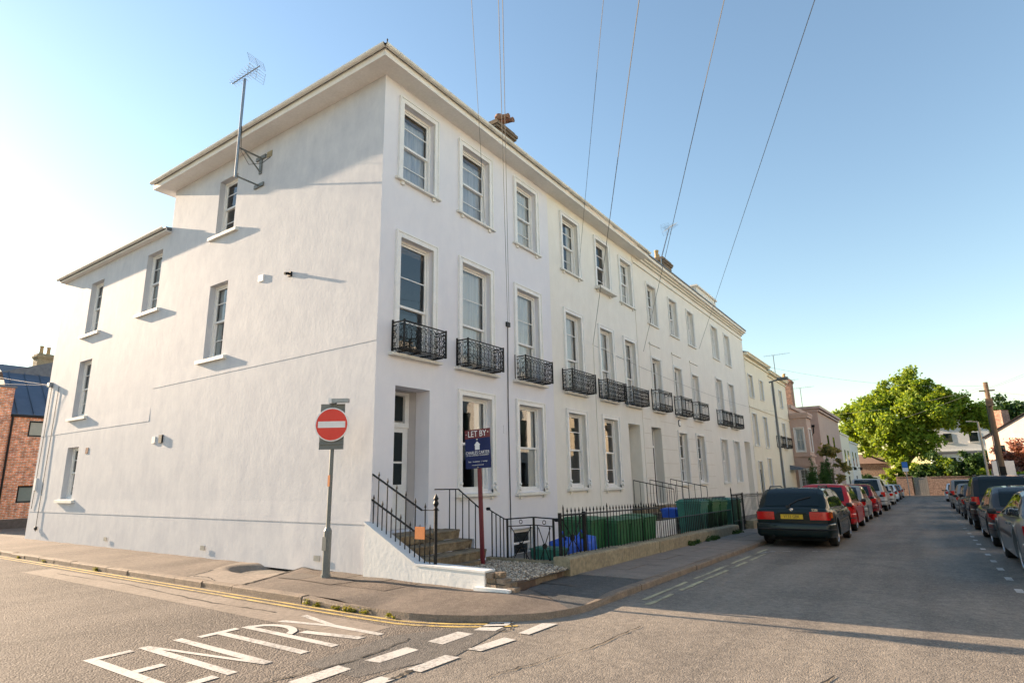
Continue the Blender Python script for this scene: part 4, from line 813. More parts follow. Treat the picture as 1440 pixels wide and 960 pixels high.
for y in (13.6, 15.1):
    chimney(far, -47.5, y, y+.9, 8, 10.3 if y < 14 else 11.3, 2, m='stone', pm='buffpot', w_=.4)
# ---------------------------------------------------------------- front steps, garden wall, railings
gw = thing('garden_wall', 'whitewashed sloping stair wall at the corner house with broken brick end', 'wall', (-7, 7.7, 0))
y0, y1 = 7.58, 7.83
b = MB(); pr = [(-8.44,y0,-.1),(-8.44,y0,.88),(-7.2,y0,.25),(-5.75,y0,.23),(-5.75,y0,-.1)]
b.prism(pr, (0, y1-y0, 0)); b.build('stringer', M_['white_wall'], gw)
MB().prism([(-8.46,y0-.012,.882),(-7.19,y0-.012,.252),(-5.74,y0-.012,.232),(-5.74,y0-.012,.262),(-7.18,y0-.012,.282),(-8.46,y0-.012,.925)], (0, y1-y0+.024, 0)).build('coping', M_['white_wall'], gw)
MB().box(-5.9, -5.25, 7.5, 7.7, -.1, .035).build('footing', M_['white_wall'], gw)
for k, (x, y, z, l) in enumerate(((-5.74,7.6,.0,.2),(-5.74,7.62,.085,.16),(-5.74,7.6,.16,.11),(-5.53,7.6,.0,.18),(-5.57,7.64,.085,.17),(-5.62,7.66,.165,.12),(-5.34,7.58,-.02,.15))):
    a = R_.uniform(-.12, .12); c, s_ = math.cos(a), math.sin(a); bm_ = MB(lambda u, v, zz: V(x+u*c-v*s_, y+u*s_+v*c, z+zz)); bm_.box(0, l, 0, .11+.05*R_.random(), 0, .075); bm_.build('brick', M_['brick_old'] if k % 2 else M_['kerb'], gw)
st_ = thing('stone_steps', 'worn sandstone steps up to the corner house door', 'steps', (-7.6, 8.7, 0))
for k, (xa, z) in enumerate(((-7.15, .33), (-7.5, .5), (-7.82, .67))):
    n = 14; b = MB()
    prof = [(xa, z-.165), (xa+.02, z-.05), (xa+.035, z-.015), (xa+.02, z), (xa-.36, z+.003), (xa-.36, z-.165)]
    def P(i, j):
        x, zz = prof[j]; y = 7.84+(9.47-7.84)*i/n; wv = .02*math.sin(i*.45) if j in (2, 3, 4) else 0; return (x+.006*math.sin(i*1.7+k), y, zz-abs(wv)*.6)
    b.grid(P, n+1, 6); b.add([P(0, j) for j in range(6)], [tuple(range(6))]); b.add([P(n, j) for j in range(6)], [tuple(range(6))]); b.build('step', M_['stonestep'], st_, smooth=False)
MB().box(XF-.5, -8.15, 7.84, 9.40, .3, .668).build('landing', M_['stonestep'], st_)
for k in range(9):
    y = 8.26+.105*k; MB().add([(-8.145,y,.56),(-8.145,y+.05,.66),(-8.145,y+.1,.56),(-8.15,y,.56),(-8.15,y+.05,.66),(-8.15,y+.1,.56)], [(0,1,2),(0,1,4,3),(1,2,5,4)]).build('tile', M_['white'], st_)
MB().box(-7.15, -6.95, 7.84, 9.1, .0, .17).build('bottom_step', M_['stonestep'], st_)
def spear(b, x, y, z0, z1, r=.011):
    b.tube([(x, y, z0), (x, y, z1-.08)], r, 5); b.lathe([(.008, 0), (.02, .02), (.012, .05), (.002, .09)], (x, y, z1-.09), 6)
sr = thing('stair_railing', 'black spiked stair railing with orange tag on the white stair wall', 'railing', (-7.7, 7.72, .25))
for k in range(14):
    t = k/13; x = -8.38+1.5*t; tall = k % 2; zb = .90-.63*min(1, (x+8.44)/1.24) if x < -7.2 else .27
    zl = 1.31-.56*(x+8.46)/1.17; zu = 1.76-.63*(x+8.45)/1.26
    if x > -7.25: zl, zu = .78, 1.12
    b = MB(); spear(b, x, 7.72, zb, (zu+.13) if tall else (zl+.12)); b.build('bar', M_['iron'], sr)
for a, c in (((-8.46,7.72,1.31),(-7.29,7.72,.75)), ((-8.45,7.72,1.76),(-7.19,7.72,1.13))):
    MB().tube([Vector(a)+V(-.03,0,.01), a, c], .018, 6).build('rail', M_['iron'], sr)
MB().tube([(-7.19,7.72,1.13),(-6.8,7.72,1.13)], .008, 5).tube([(-7.29,7.72,.75),(-6.88,7.72,.66)], .008, 5).build('rail', M_['iron'], sr)
po = MB().tube([(-6.87,7.72,.26),(-6.87,7.72,1.13)], .03, 8).lathe([(.02,0),(.045,.03),(.02,.06),(.05,.12),(.03,.17),(.045,.2),(.005,.28)], (-6.87,7.72,1.12), 8).build('post', M_['iron'], sr)
MB().box(-7.30, -7.08, 7.675, 7.69, .66, .86).build('tag', M_['orange'], sr)
sr2 = thing('stair_railing', 'plain black handrail on the far edge of the corner house steps', 'railing', (-7.6, 9.4, .3))
MB().tube([(-8.4,9.4,1.44),(-7.77,9.4,1.44),(-7.16,9.4,1.03)], .014, 6).build('rail', M_['iron'], sr2)
for k, x in enumerate((-8.0, -7.84, -7.66, -7.5, -7.34)):
    zt = 1.44 if x < -7.77 else 1.44-.41*(x+7.77)/.61; zb = .67 if x < -7.82 else (.5 if x < -7.5 else .33)
    MB().tube([(x,9.4,zb),(x,9.4,zt)], .011, 5).build('bar', M_['iron'], sr2)
gt = thing('iron_gate', 'low black gate with crossed bars and rings behind the gravel', 'gate', (-6.5, 9.75, .1)); Y = 9.75
MB().tube([(-7.29,Y,1.05),(-7.19,Y,1.0),(-6.88,Y,.86),(-6.22,Y,.91),(-5.76,Y,.89)], .012, 5).tube([(-6.8,Y,.73),(-6.22,Y,.77),(-5.8,Y,.75)], .01, 5).lathe([(.03,0),(.05,.03),(.03,.06)], (-7.29,Y,1.02), 8).lathe([(.03,0),(.05,.03),(.03,.06)], (-5.72,Y,.84), 8).build('rail', M_['iron'], gt)
for x, z, r in ((-7.2,1.0,.013),(-7.1,.95,.011),(-7.0,.91,.011),(-6.92,.88,.011),(-6.83,.86,.022),(-6.22,.91,.022),(-5.79,.89,.022),(-6.75,.74,.009),(-6.30,.76,.009),(-6.14,.76,.009),(-5.88,.75,.009),(-6.45,.36,.009),(-6.4,.36,.009),(-6.02,.36,.009)):
    MB().tube([(x,Y,.02),(x,Y,z)], r, 6).build('bar', M_['iron'], gt)
for xa, xb in ((-6.75, -6.28), (-6.12, -5.86)):
    xm = (xa+xb)/2; zm = .40; b = MB()
    for sx in (xa, xb):
        for zz in (.73, .06): b.tube([(sx,Y,zz),(xm,Y,zm)], .009, 5)
    b.lathe([(.045,-.02),(.05,0),(.045,.02)], (xm,Y,zm), 8, (V(1,0,0),V(0,0,1),V(0,1,0))); b.ring((xm,Y,.82), (1,0,0), (0,0,1), .035, .007, 12, 4); b.build('cross_brace', M_['iron'], gt)
# gravel bed, brick edging
pv2 = MB().grid(lambda i, j: ([-8.42,-7.15,-5.3][i], [7.84,9.0,9.72][j], .085+.0*i), 3, 3).build('gravel_bed', M_['yard'], kind='structure')
peb = []
rn = np.random.default_rng(3); ph = np.array([(1,0,0),(0,1,0),(-1,0,0),(0,-1,0),(0,0,1),(0,0,-1)], float); tri = [(0,1,4),(1,2,4),(2,3,4),(3,0,4),(1,0,5),(2,1,5),(3,2,5),(0,3,5)]
for k in range(4200):
    x = rn.uniform(-7.1, -5.32); y = rn.uniform(7.86, 9.66); 
    if x < -6.95 and y < 9.1: continue
    s = rn.uniform(.012, .028); a = rn.uniform(0, 6.28); ca, sa = math.cos(a), math.sin(a); sxyz = s*rn.uniform(.7, 1.3, 3)*np.array([1, 1, .65])
    q = ph*sxyz; q = np.stack([q[:, 0]*ca-q[:, 1]*sa, q[:, 0]*sa+q[:, 1]*ca, q[:, 2]], 1)+np.array([x, y, .088+rn.uniform(0, .028)])
    peb.append(q)
pv_ = np.concatenate(peb); me = bpy.data.meshes.new('gravel'); n = len(peb)
me.from_pydata(pv_.tolist(), [], [tuple(i*6+k for k in t) for i in range(n) for t in tri]); me.polygons.foreach_set('use_smooth', [True]*len(me.polygons)); link('gravel', me, M_['pebble'], kind='stuff')
ed = thing('brick_edging', 'row of dark edging bricks between gravel bed and pavement', 'edging', (-5.25, 8.6, 0))
for k in range(11):
    y = 7.62+.19*k; x = -5.30-.012*k; b = MB(); tz = R_.uniform(-.01, .008); b.box(x-.1, x+R_.uniform(-.004, .006), y, y+.178, -.05, .11+tz-.002*k); b.build('brick', M_['brick_old'] if R_.random() < .55 else mat('sooty_brick', (.07, .052, .043), (.12, .08, .06), 12, .9, .6, 50), ed)
MB().box(-7.3, -5.42, 9.68, 9.84, -.1, .15).build('edging_stone', M_['stone'], ed)
MB().grid(lambda i, j: ([-8.42,-7,-5.5][i], [9.85,14,20,26,32,40,52][j], gz([9.85,14,20,26,32,40,52][j])-.28), 3, 7).build('yard', M_['yard'], kind='structure')
# boards: agent's letting board
bd = thing('letting_board', 'navy and maroon LET BY board on a maroon post beside the steps', 'sign board', (-6.95, 9.1, .1)); Y = 9.05; tilt = -.035
RB = Matrix.Translation((-6.93, Y, .12)) @ Matrix.Rotation(tilt, 4, 'Y')
TB = lambda x, y, z: RB @ V(x, y, z)
MB(TB).box(-.035, .035, .012, .06, -.1, 2.2).build('post', M_['maroon'], bd)
MB(TB).box(-.30, .30, -.008, .010, 1.71, 2.28).build('panel', M_['navy'], bd); MB(TB).box(-.301, .301, -.010, .011, 2.28, 2.45).build('header', M_['maroon'], bd)
def bt(nm, s, size, z, x=0, m='sign_white', sx=1.): text_mesh(nm, s, size, RB @ Matrix.Translation((x, -.0125, z)) @ Matrix.Rotation(math.pi/2, 4, 'X'), M_[m], bd, .001, sx=sx)
bt('lettering', 'LET BY', .165, 2.36, sx=.9); bt('lettering', 'CHARLES CARTER', .083, 2.005, sx=.85)
bt('lettering', 'LETTING & PROPERTY MANAGEMENT', .032, 1.955); bt('lettering', 'Sales    Investments   |   Lettings', .035, 1.84); bt('lettering', 'www.charlescarter.co.uk', .028, 1.775); bt('lettering', '01242 000000', .026, 1.745) if False else None
MB(TB).prism([(-.055,-.0125,2.06),(.055,-.0125,2.06),(.055,-.0125,2.15),(.075,-.0125,2.15),(0,-.0125,2.22),(-.075,-.0125,2.15),(-.055,-.0125,2.15)], (0,-.002,0)).build('house_emblem', M_['sign_white'], bd)
for x, z in ((-.265, 2.36), (.265, 2.38), (0, 2.255), (0, 1.73)): MB(TB).lathe([(.012, 0), (.008, .006)], (x, -.012, z), 8, (V(1,0,0), V(0,0,1), V(0,-1,0))).build('screw', M_['chrome'], bd)
# ---------------------------------------------------------------- no entry sign
ne = thing('no_entry_sign', 'round red no entry sign on a grey post by the white side wall', 'road sign', (-8.93, 7.2, 0)); px, py = -8.95, 7.18
MB().tube([(px,py,-.05),(px,py,.05)], .085, 12).tube([(px,py,.0),(px,py,.78)], .07, 12).tube([(px,py,.78),(px,py,.84)], .07, 12, r1=.042).tube([(px,py,.84),(px,py,2.98)], .038, 10).build('post', M_['grey_metal'], ne, smooth=False)
MB().box(px-.05, px+.05, py-.075, py-.06, .45, .68).build('hatch', M_['grey_metal'], ne)
MB().box(px-.03, px+.03, py-.041, py-.037, 1.55, 1.75).build('sticker', M_['orange'], ne)
fd = Vector((-px*.75, -9.5, 0)).normalized(); fs = V(-fd.y, fd.x, 0)       # faces the junction
fs = V(fd.y*-1, fd.x, 0); cz = 2.66
def TS(x, y, z): return V(px, py, cz)+fs*x+fd*y+V(0, 0, z)
AX = (fs, V(0, 0, 1), fd)
MB(TS).box(-.23, .215, .03, .05, -.45, .385).box(-.225, .21, .051, .075, -.36, -.32).box(-.225, .21, .051, .075, .24, .28).build('back_plate', M_['grey_metal'], ne)
MB().lathe([(.305, 0), (.31, .004), (.31, .016), (.29, .02)], V(px, py, cz)+fd*.085, 40, AX).build('rim', M_['sign_white'], ne)
MB().lathe([(.288, .0), (.288, .0225)], V(px, py, cz)+fd*.085, 40, AX).build('disc', M_['red_sign'], ne)
MB(TS).box(-.25, .25, .1065, .110, -.058, .058).build('bar', M_['sign_white'], ne)
MB(TS).box(-.05, .06, .04, .16, .38, .43).box(-.04, .30, .06, .18, .40, .47).build('lamp_arm', M_['galv'], ne)
MB(TS).box(-.06, .0, .08, .19, .385, .475).build('lamp', M_['sign_white'], ne)
# ---------------------------------------------------------------- front wall of houses 2-4, railings, bins
lw = thing('front_wall', 'low mossy limestone wall in blocks along the front gardens', 'wall', (-5.45, 16, -.2))
yb = [9.42, 11.75, 13.7, 15.9, 18.7, 20.9]
for a, c in zip(yb[:-1], yb[1:]):
    n = 8; b = MB(); jz = R_.uniform(-.012, .012); jx = R_.uniform(-.012, .012)
    def P(i, j):
        y = a+.012+(c-a-.024)*i/n; zt = .27-.0205*(y-9.4)+jz+.008*math.sin(y*5); q = [(-5.62,-.4),(-5.62,zt-.02),(-5.6,zt),(-5.34,zt),(-5.3,zt-.03),(-5.29,-.4)][j]; return (q[0]+jx+.006*math.sin(y*7+j), y, q[1])
    b.grid(P, n+1, 6).add([P(0, j) for j in range(6)], [tuple(range(6))]).add([P(n, j) for j in range(6)], [tuple(range(6))]).build('stone_block', M_['stone'], lw)
lw2 = thing('front_wall', 'second stretch of low limestone wall beyond the iron garden gate', 'wall', (-5.45, 28, -.4))
for a, c in zip([22.9, 25, 27.5, 30, 33, 36], [25, 27.5, 30, 33, 36, 39]):
    MB().box(-5.62, -5.3, a+.01, c-.01, -1.1, .02-.0175*(a-22)).build('stone_block', M_['stone'], lw2)
def railing(label, x, y0, y1, zb, zt, rails, sp=.15, spike=True, name='railing'):
    t = thing(name, label, 'railing', (x, y0, zb(y0))); n = int((y1-y0)/sp)
    for i in range(n+1):
        y = y0+(y1-y0)*i/n; b = MB(); big = i % 12 == 0
        if spike: spear(b, x, y, zb(y)-.05, zt(y)+(.05 if big else 0), .015 if big else .008)
        else: b.tube([(x, y, zb(y)-.05), (x, y, zt(y))], .009, 4)
        b.build('bar', M_['iron'], t)
    for dz in rails: MB().tube([(x, y0, zt(y0)+dz), (x, y1, zt(y1)+dz)], .014, 5).build('rail', M_['iron'], t)
    return t
wt = lambda y: .25-.0205*(y-9.4)
railing('black spiked railing in front of the large green bins', -5.5, 9.62, 14.3, wt, lambda y: 1.10-.022*(y-9.6), (-.13,))
railing('low black railing with flat top rail before the white panels', -5.5, 14.4, 20.8, wt, lambda y: .57-.012*(y-14.4), (0,), .15, False)
railing('tall black railing behind the teal bins', -5.75, 17.0, 21.2, wt, lambda y: 1.0-.018*(y-17), (-.03,), .16, False)
railing('black spiked railing beyond the garden gate near the parked estate car', -5.5, 22.6, 36.8, lambda y: -.02-.0175*(y-22), lambda y: .98-.0175*(y-22), (-.12,), .19)
ig = thing('iron_gate', 'tall black garden gate with spear tops by the teal bins', 'gate', (-5.5, 21.6, -.3))
for k in range(11):
    b = MB(); spear(b, -5.5, 21.05+.14*k, -.32, 1.22-.02*k if k in (0, 10) else 1.0, .022 if k in (0, 5, 10) else .01); b.build('bar', M_['iron'], ig)
for z in (.85, .1): MB().tube([(-5.5,21.05,z),(-5.5,22.45,z-.02)], .014, 5).build('rail', M_['iron'], ig)
# gate of house 2 (stands open behind the wall end)
g2 = thing('iron_gate', 'black garden gate with crossed bars standing before the blue bags', 'gate', (-5.55, 9.9, 0))
MB().box(-5.62, -5.57, 9.63, 9.68, .05, 1.0).build('post', M_['iron'], g2); MB().box(-5.62, -5.57, 10.55, 10.63, .0, .98).build('post', M_['iron'], g2)
b = MB()
for z in (.95, .12): b.tube([(-5.6,9.66,z),(-5.6,10.58,z-.02)], .012, 5)
b.build('rail', M_['iron'], g2)
for k in range(5): MB().tube([(-5.6,9.8+.16*k,.1),(-5.6,9.8+.16*k,.95)], .008, 4).build('bar', M_['iron'], g2)
b = MB(); b.tube([(-5.6,9.72,.9),(-5.6,10.5,.15)], .011, 4).tube([(-5.6,10.5,.9),(-5.6,9.72,.15)], .011, 4).lathe([(.06,-.02),(.06,.02)], (-5.6,10.11,.53), 10, (V(0,1,0),V(0,0,1),V(1,0,0))); b.build('cross_brace', M_['iron'], g2)
def stair_rail(label, x0, x1, y, z0, z1, par_z=.4):
    t = thing('stair_railing', label, 'railing', (x0, y, par_z)); n = 6
    for k in range(n+1):
        x = x0+(x1-x0)*k/n; MB().tube([(x,y,par_z-.9*k/n*.6),(x,y,z0+(z1-z0)*k/n)], .010, 4).build('bar', M_['iron'], t)
    MB().tube([(x0,y,z0),(x1,y,z1)], .014, 5).build('rail', M_['iron'], t)
for lab, y, x0 in (('black handrail at the near side of the second house steps', 19.45, -8.3), ('black handrail between the second and third house doors', 20.95, -8.3), ('black handrail at the far side of the third house steps', 23.1, -8.3)):
    stair_rail(lab, x0, -6.9, y, 1.5, 1.2)
for lab, ya, yb_ in (('stone steps to the cream door of the second house', 19.5, 20.85), ('stone steps to the blue black door of the third house', 21.6, 23.0)):
    t = thing('stone_steps', lab, 'steps', (-7.6, ya, -.4))
    for k in range(5): MB().box(XF-.42, -8.0+.32*k, ya, yb_, -.6, .56-.17*k).build('step', M_['stonestep'], t)
# wheelie bins
def bin_(label, x, y, z, w_, d_, h_, m, lidopen=0, group=None):
    t = thing('wheelie_bin', label, 'bin', (x, y, z), group)
    b = MB(); b.tbox(x-d_/2+.05, x+d_/2-.05, y-w_/2+.05, y+w_/2-.05, z+.06, z+h_*.92, .045); b.box(x-d_/2-.015, x+d_/2+.015, y-w_/2-.015, y+w_/2+.015, z+h_*.86, z+h_*.91)
    for k in range(3): yy = y-w_/2+w_*(k+.7)/3.4; b.box(x+d_/2-.035, x+d_/2-.005, yy, yy+.04, z+.2, z+h_*.8)
    b.build('body', M_[m], t)
    l = MB(); l.box(x-d_/2-.02, x+d_/2+.03, y-w_/2-.02, y+w_/2+.02, z+h_*.925, z+h_*.955); l.add([(x-d_/2,y-w_/2,z+h_*.956),(x+d_/2,y-w_/2,z+h_*.956),(x+d_/2,y+w_/2,z+h_*.956),(x-d_/2,y+w_/2,z+h_*.956),(x-d_/2+.08,y-w_/2+.08,z+h_),(x+d_/2-.12,y-w_/2+.08,z+h_),(x+d_/2-.12,y+w_/2-.08,z+h_),(x-d_/2+.08,y+w_/2-.08,z+h_)], [(4,5,6,7),(0,1,5,4),(1,2,6,5),(2,3,7,6),(3,0,4,7)])
    l.tube([(x-d_/2-.05,y-w_/2+.05,z+h_*.93),(x-d_/2-.05,y+w_/2-.05,z+h_*.93)], .018, 6); l.build('lid', M_[m], t)
    for s in (-1, 1): MB().lathe([(.10,-.03),(.10,.03)], (x-d_/2+.08, y+s*(w_/2-.06), z+.1), 12, (V(1,0,0),V(0,0,1),V(0,1,0))).build('wheel', M_['tyre'], t)
BG = 'green wheelie bins in the front gardens'
yl = lambda y: gz(y)-.28
for lab, x, y, w_, h_, m in (('dark green bin nearest the blue bags, behind spiked railing', -6.35, 11.95, .66, 1.14, 'green_bin'), ('dark green wheelie bin, second from the blue bags', -6.05, 12.62, .68, 1.10, 'green_bin'), ('dark green wheelie bin in the middle of the first row', -6.05, 13.36, .68, 1.09, 'green_bin'), ('dark green wheelie bin beside the white panels', -6.1, 14.35, .72, 1.10, 'green_bin'),
                            ('teal green tall bin at the near end of the second row', -6.1, 18.75, .75, 1.38, 'teal_bin'), ('dark green bin in the middle of the second row', -6.1, 20.0, .8, 1.36, 'green_bin'), ('dark green bin beside the middle one of the second row', -6.1, 20.9, .75, 1.34, 'green_bin'), ('teal green bin at the far end, next to the garden gate', -6.05, 22.0, .7, 1.36, 'teal_bin'), ('dark green bin just beyond the tall garden gate', -6.2, 23.2, .75, 1.34, 'green_bin')):
    bin_(lab, x, y, yl(y), w_, .74, h_, m, group=BG)
bin_('green bin in the far garden behind the estate car', -5.9, 35.2, yl(35), .8, .74, 1.5, 'green_bin', group=BG)
def crate(label, x, y, z, w_, d_, h_, m):
    t = thing('recycling_box', label, 'box', (x, y, z)); b = MB(); b.tbox(x-w_/2+.03, x+w_/2-.03, y-d_/2+.03, y+d_/2-.03, z, z+h_*.8, .03); b.build('body', M_[m], t)
    MB().box(x-w_/2-.015, x+w_/2+.015, y-d_/2-.015, y+d_/2+.015, z+h_*.8+.002, z+h_*.9).tbox(x-w_/2+.02, x+w_/2-.02, y-d_/2+.02, y+d_/2-.02, z+h_*.9, z+h_, -.03).build('lid', M_[m], t)
crate('teal recycling box with lid standing behind the crossed bar gate', -6.08, 10.05, .08, .62, .36, .28, 'teal_bin')
crate('small teal food caddy in front of the last bins', -5.85, 21.75, yl(21.6)+.02, .3, .3, .5, 'teal_bin')
crate('blue box with flowers on the second house steps', -7.2, 19.9, .28, .5, .62, .30, 'blue_bag')
crate('dark box beside the blue box on the steps', -6.9, 21.1, .3, .5, .8, .3, 'trim')
def bag(label, x, y, z, w_, d_, h_, seed):
    rr = random.Random(seed); b = MB(); n, m_ = 16, 9; ph_ = [rr.uniform(0, 6) for _ in range(6)]
    def P(i, j):
        a = 2*math.pi*i/n; v = j/(m_-1); sq = (abs(math.cos(a))**4+abs(math.sin(a))**4)**-.25; k = (1-.12*v+.05*math.sin(3*a+ph_[0]+v*4)+.04*math.sin(7*a+ph_[1]))*(1 if j < m_-1 else .25)*(.9 if j == 0 else 1)
        return (x+d_/2*sq*k*math.cos(a), y+w_/2*sq*k*math.sin(a), z+h_*v*(1+.06*math.sin(2*a+ph_[2])*v)-(.05 if j == m_-1 else 0))
    b.grid(P, n+1, m_); t = thing('recycling_bag', label, 'bag', (x, y, z)); b.build('sack', M_['blue_bag'], t, smooth=True)
    MB().tube([(x,y-w_*.25,z+h_*.95),(x+.03,y-w_*.12,z+h_*1.12),(x,y+w_*.1,z+h_*.97)], .014, 5).build('handle', M_['blue_bag'], t)
bag('square blue recycling bag behind the crossed garden gate', -6.0, 10.45, -.2, .55, .5, .72, 1)
bag('slumped blue recycling bag beside the first green bin', -5.95, 11.15, -.22, .8, .5, .72, 2)
wp = thing('white_planter', 'white slatted planter box between the two rows of bins', 'planter', (-6.3, 16.6, -.5))
for k in range(5): MB().box(-6.35, -6.3, 15.2+.52*k, 15.68+.52*k, -.5, .42-.01*k).build('panel', M_['white'], wp)
MB().box(-7.0, -6.36, 15.2, 17.8, -.5, .3).build('body', M_['white'], wp)
# ---------------------------------------------------------------- foliage
def leaves(centres, radii, n, size, seed, flat=.6, squash=.85):
    r = np.random.default_rng(seed); c = np.asarray(centres, float); rd = np.asarray(radii, float); idx = r.choice(len(c), n, p=rd**2/np.sum(rd**2))
    d = r.normal(size=(n, 3)); ln = np.linalg.norm(d, axis=1); d /= ln[:, None]; rr = rd[idx]*np.minimum(ln*.50, 1.45)*r.uniform(.75, 1.1, n)
    p = c[idx]+d*rr[:, None]*np.array([1.1, 1.1, squash])
    nrm = d*.55+r.normal(size=(n, 3))*.6; nrm[:, 2] += .35; nrm /= np.linalg.norm(nrm, axis=1)[:, None]
    a = np.cross(nrm, r.normal(size=(n, 3))); a /= np.linalg.norm(a, axis=1)[:, None]; b = np.cross(nrm, a); s = size*r.uniform(.6, 1.35, n)[:, None]
    return np.stack([p-a*s, p-b*s*flat*.8, p+a*s, p+b*s*flat], 1)
def tree(label, name, base, trunk_h, r0, blobs, nleaf, size, m, seed, limbs=True, group=None, cat='tree'):
    t = thing(name, label, cat, base, group); bx, by, bz = base; b = MB(); rr = random.Random(seed)
    b.tube([(bx, by, bz-.3), (bx+r0*.3, by, bz+trunk_h*.5), (bx, by, bz+trunk_h)], r0*1.25, 9, r1=r0*.75); b.tube([(bx, by, bz-.3), (bx, by, bz+.4)], r0*1.7, 9, r1=r0*1.1)
    b.build('trunk', M_['bark'], t, smooth=True)
    cs, rs = [], []
    for (x, y, z, r) in blobs:
        k = max(5, int(13*(r/2)**1.3)) if r > 1 else 3
        for _ in range(k):
            d = Vector((rr.gauss(0, 1), rr.gauss(0, 1), rr.gauss(0, .8))).normalized()*r*rr.uniform(.35, 1.08); cs.append((x+d.x, y+d.y, z+d.z)); rs.append(r*rr.uniform(.16, .46))
        if limbs and x < bx+5.5:
            l = MB(); s = Vector((bx, by, bz+trunk_h*rr.uniform(.7, 1))); e = s.lerp(Vector((x, y, z)), .72); mid = s.lerp(e, .5)+V(rr.uniform(-.1, .1), rr.uniform(-.1, .1), -.12)*(e-s).length*.5
            l.tube([s, s.lerp(mid, .5)+V(0, 0, .1), mid, mid.lerp(e, .6), e], r0*.42, 6, r1=r0*.08); l.build('limb', M_['bark'], t, smooth=True)
    quadmesh('crown', leaves(cs, rs, nleaf, size, seed), M_[m], t, ORG[t]); return t
zt_ = gz(108)
bl = [(-7.5,108,7.2,2.9),(-5,107,10.3,3.2),(-1.8,108,13.0,2.9),(.9,107,14.2,2.4),(-3.2,104,8.2,3.2),(1.5,105,10.4,3.2),(4.8,108,10.6,2.7),(7.6,108,9.0,2.2),(-9.5,108,8.5,2.0),(-8.2,107,10.3,2.0),(-3.6,105,5.4,2.2),(-.6,103,5.4,2.4),(2.7,106,8.6,2.0),(5.9,108,8.0,1.7),(-10.2,107,5.6,1.5),(-.2,110,10.6,3.2),(-2.3,103.5,3.0,1.7),(2.9,106,12.6,2.2),(-6.8,107,11.9,1.7),(-.2,106,7.4,2.2),(9.0,108,7.4,1.3),(-6.6,106,5.2,1.4)]
tree('huge spreading green tree behind the brick wall at the street end', 'oak_tree', (-2.2, 107, zt_), 5.5, .75, bl, 78000, .25, 'leaf', 11)
tree('smaller dark tree behind the utility pole on the right', 'lime_tree', (11.5, 122, zt_), 5, .4, [(10.5,122,9.6,2.6),(13,122,10.3,2.6),(12,122,8,2.6),(14.6,122,8.6,1.9),(9,121,8.2,1.9)], 7000, .34, 'leaf2', 12)
def shrub(label, name, base, blobs, n, size, m, seed, cat='shrub', group=None):
    t = thing(name, label, cat, base, group); bx, by, bz = base; b = MB(); rr = random.Random(seed); cs, rs = [], []
    for (x, y, z, r) in blobs:
        b.tube([(bx, by, bz-.1), ((bx+x)/2, (by+y)/2, (bz+z)/2), (x, y, z)], .05, 5, r1=.015)
        for _ in range(6): d = Vector((rr.gauss(0, 1), rr.gauss(0, 1), rr.gauss(0, .8))).normalized()*r*rr.uniform(.4, .9); cs.append((x+d.x, y+d.y, z+d.z)); rs.append(r*rr.uniform(.3, .5))
    b.build('stem', M_['bark'], t); quadmesh('foliage', leaves(cs, rs, n, size, seed), M_[m], t, ORG[t]); return t
SG = 'shrubs behind the end wall'
shrub('round clipped laurel bush in front of the brick garage', 'laurel_bush', (-7.4, 102, gz(102)), [(-7.4,102,-.3,1.5),(-8.2,102,.1,1.2),(-6.6,102,.1,1.2),(-7.4,102,.6,1.2)], 5200, .16, 'leaf2', 21)
for i, (x, y, z, r, n, m, lab) in enumerate(((-.2,101.2,1.2,1.4,3200,'leaf2','dark shrub directly above the plank gate'), (4.4,100.5,1.0,1.6,3600,'leaf2','dark shrub in the middle of the end wall planting'), (1.3,100.8,2.0,1.8,4200,'leaf2','tall dark shrub between the tree trunk and the white house'), (7.4,99.9,1.6,2.0,4200,'leaf2','dark shrub at the right end of the brick end wall'), (3.6,101,1.2,1.9,4200,'leaf2','dark shrub right of the big tree trunk above the wall'), (5.6,100,2.6,2.2,5200,'leaf2','large dark green shrub mass below the white house'), (.8,102,.6,1.6,3000,'leaf2','dark shrub just right of the tree trunk'), (-1.0,103,.4,1.3,2200,'leaf2','shadowed shrub left of the trunk above the gate'), (6.2,90,.9,1.5,3000,'leaf','yellow green shrub by the right hand pavement'), (2.2,100.6,2.2,1.5,2500,'leaf','pale leafy shrub under the tree beside the white house'), (-3.6,103,1.2,1.3,2000,'leaf','light green shrub between garage and tree'))):
    shrub(lab, 'garden_shrub', (x, y, gz(100)), [(x-r*.6,y,z-.5,r*.7),(x+r*.6,y,z-.4,r*.7),(x,y,z+r*.3,r*.8),(x,y,z-r*.7,r*.8)], n, .2, m, 30+i, group=SG)
for i, (x, y, z, r, lab) in enumerate(((7.8,62,1.0,1.3,'bright green hedge shrub at the right edge behind the cars'), (9.4,60,.9,1.5,'bright green hedge shrub cut by the right edge'), (6.4,68,.7,1.1,'low yellow green shrub beside the white notice boards'))):
    shrub(lab, 'hedge_shrub', (x, y, gz(y)), [(x-r*.5,y,z-.4,r*.7),(x+r*.5,y,z-.4,r*.7),(x,y,z+.1,r*.8),(x,y,z-.9,r*.8)], 2600, .15, 'leaf2' if i < 2 else 'leaf', 50+i, group='hedge shrubs on the right pavement')
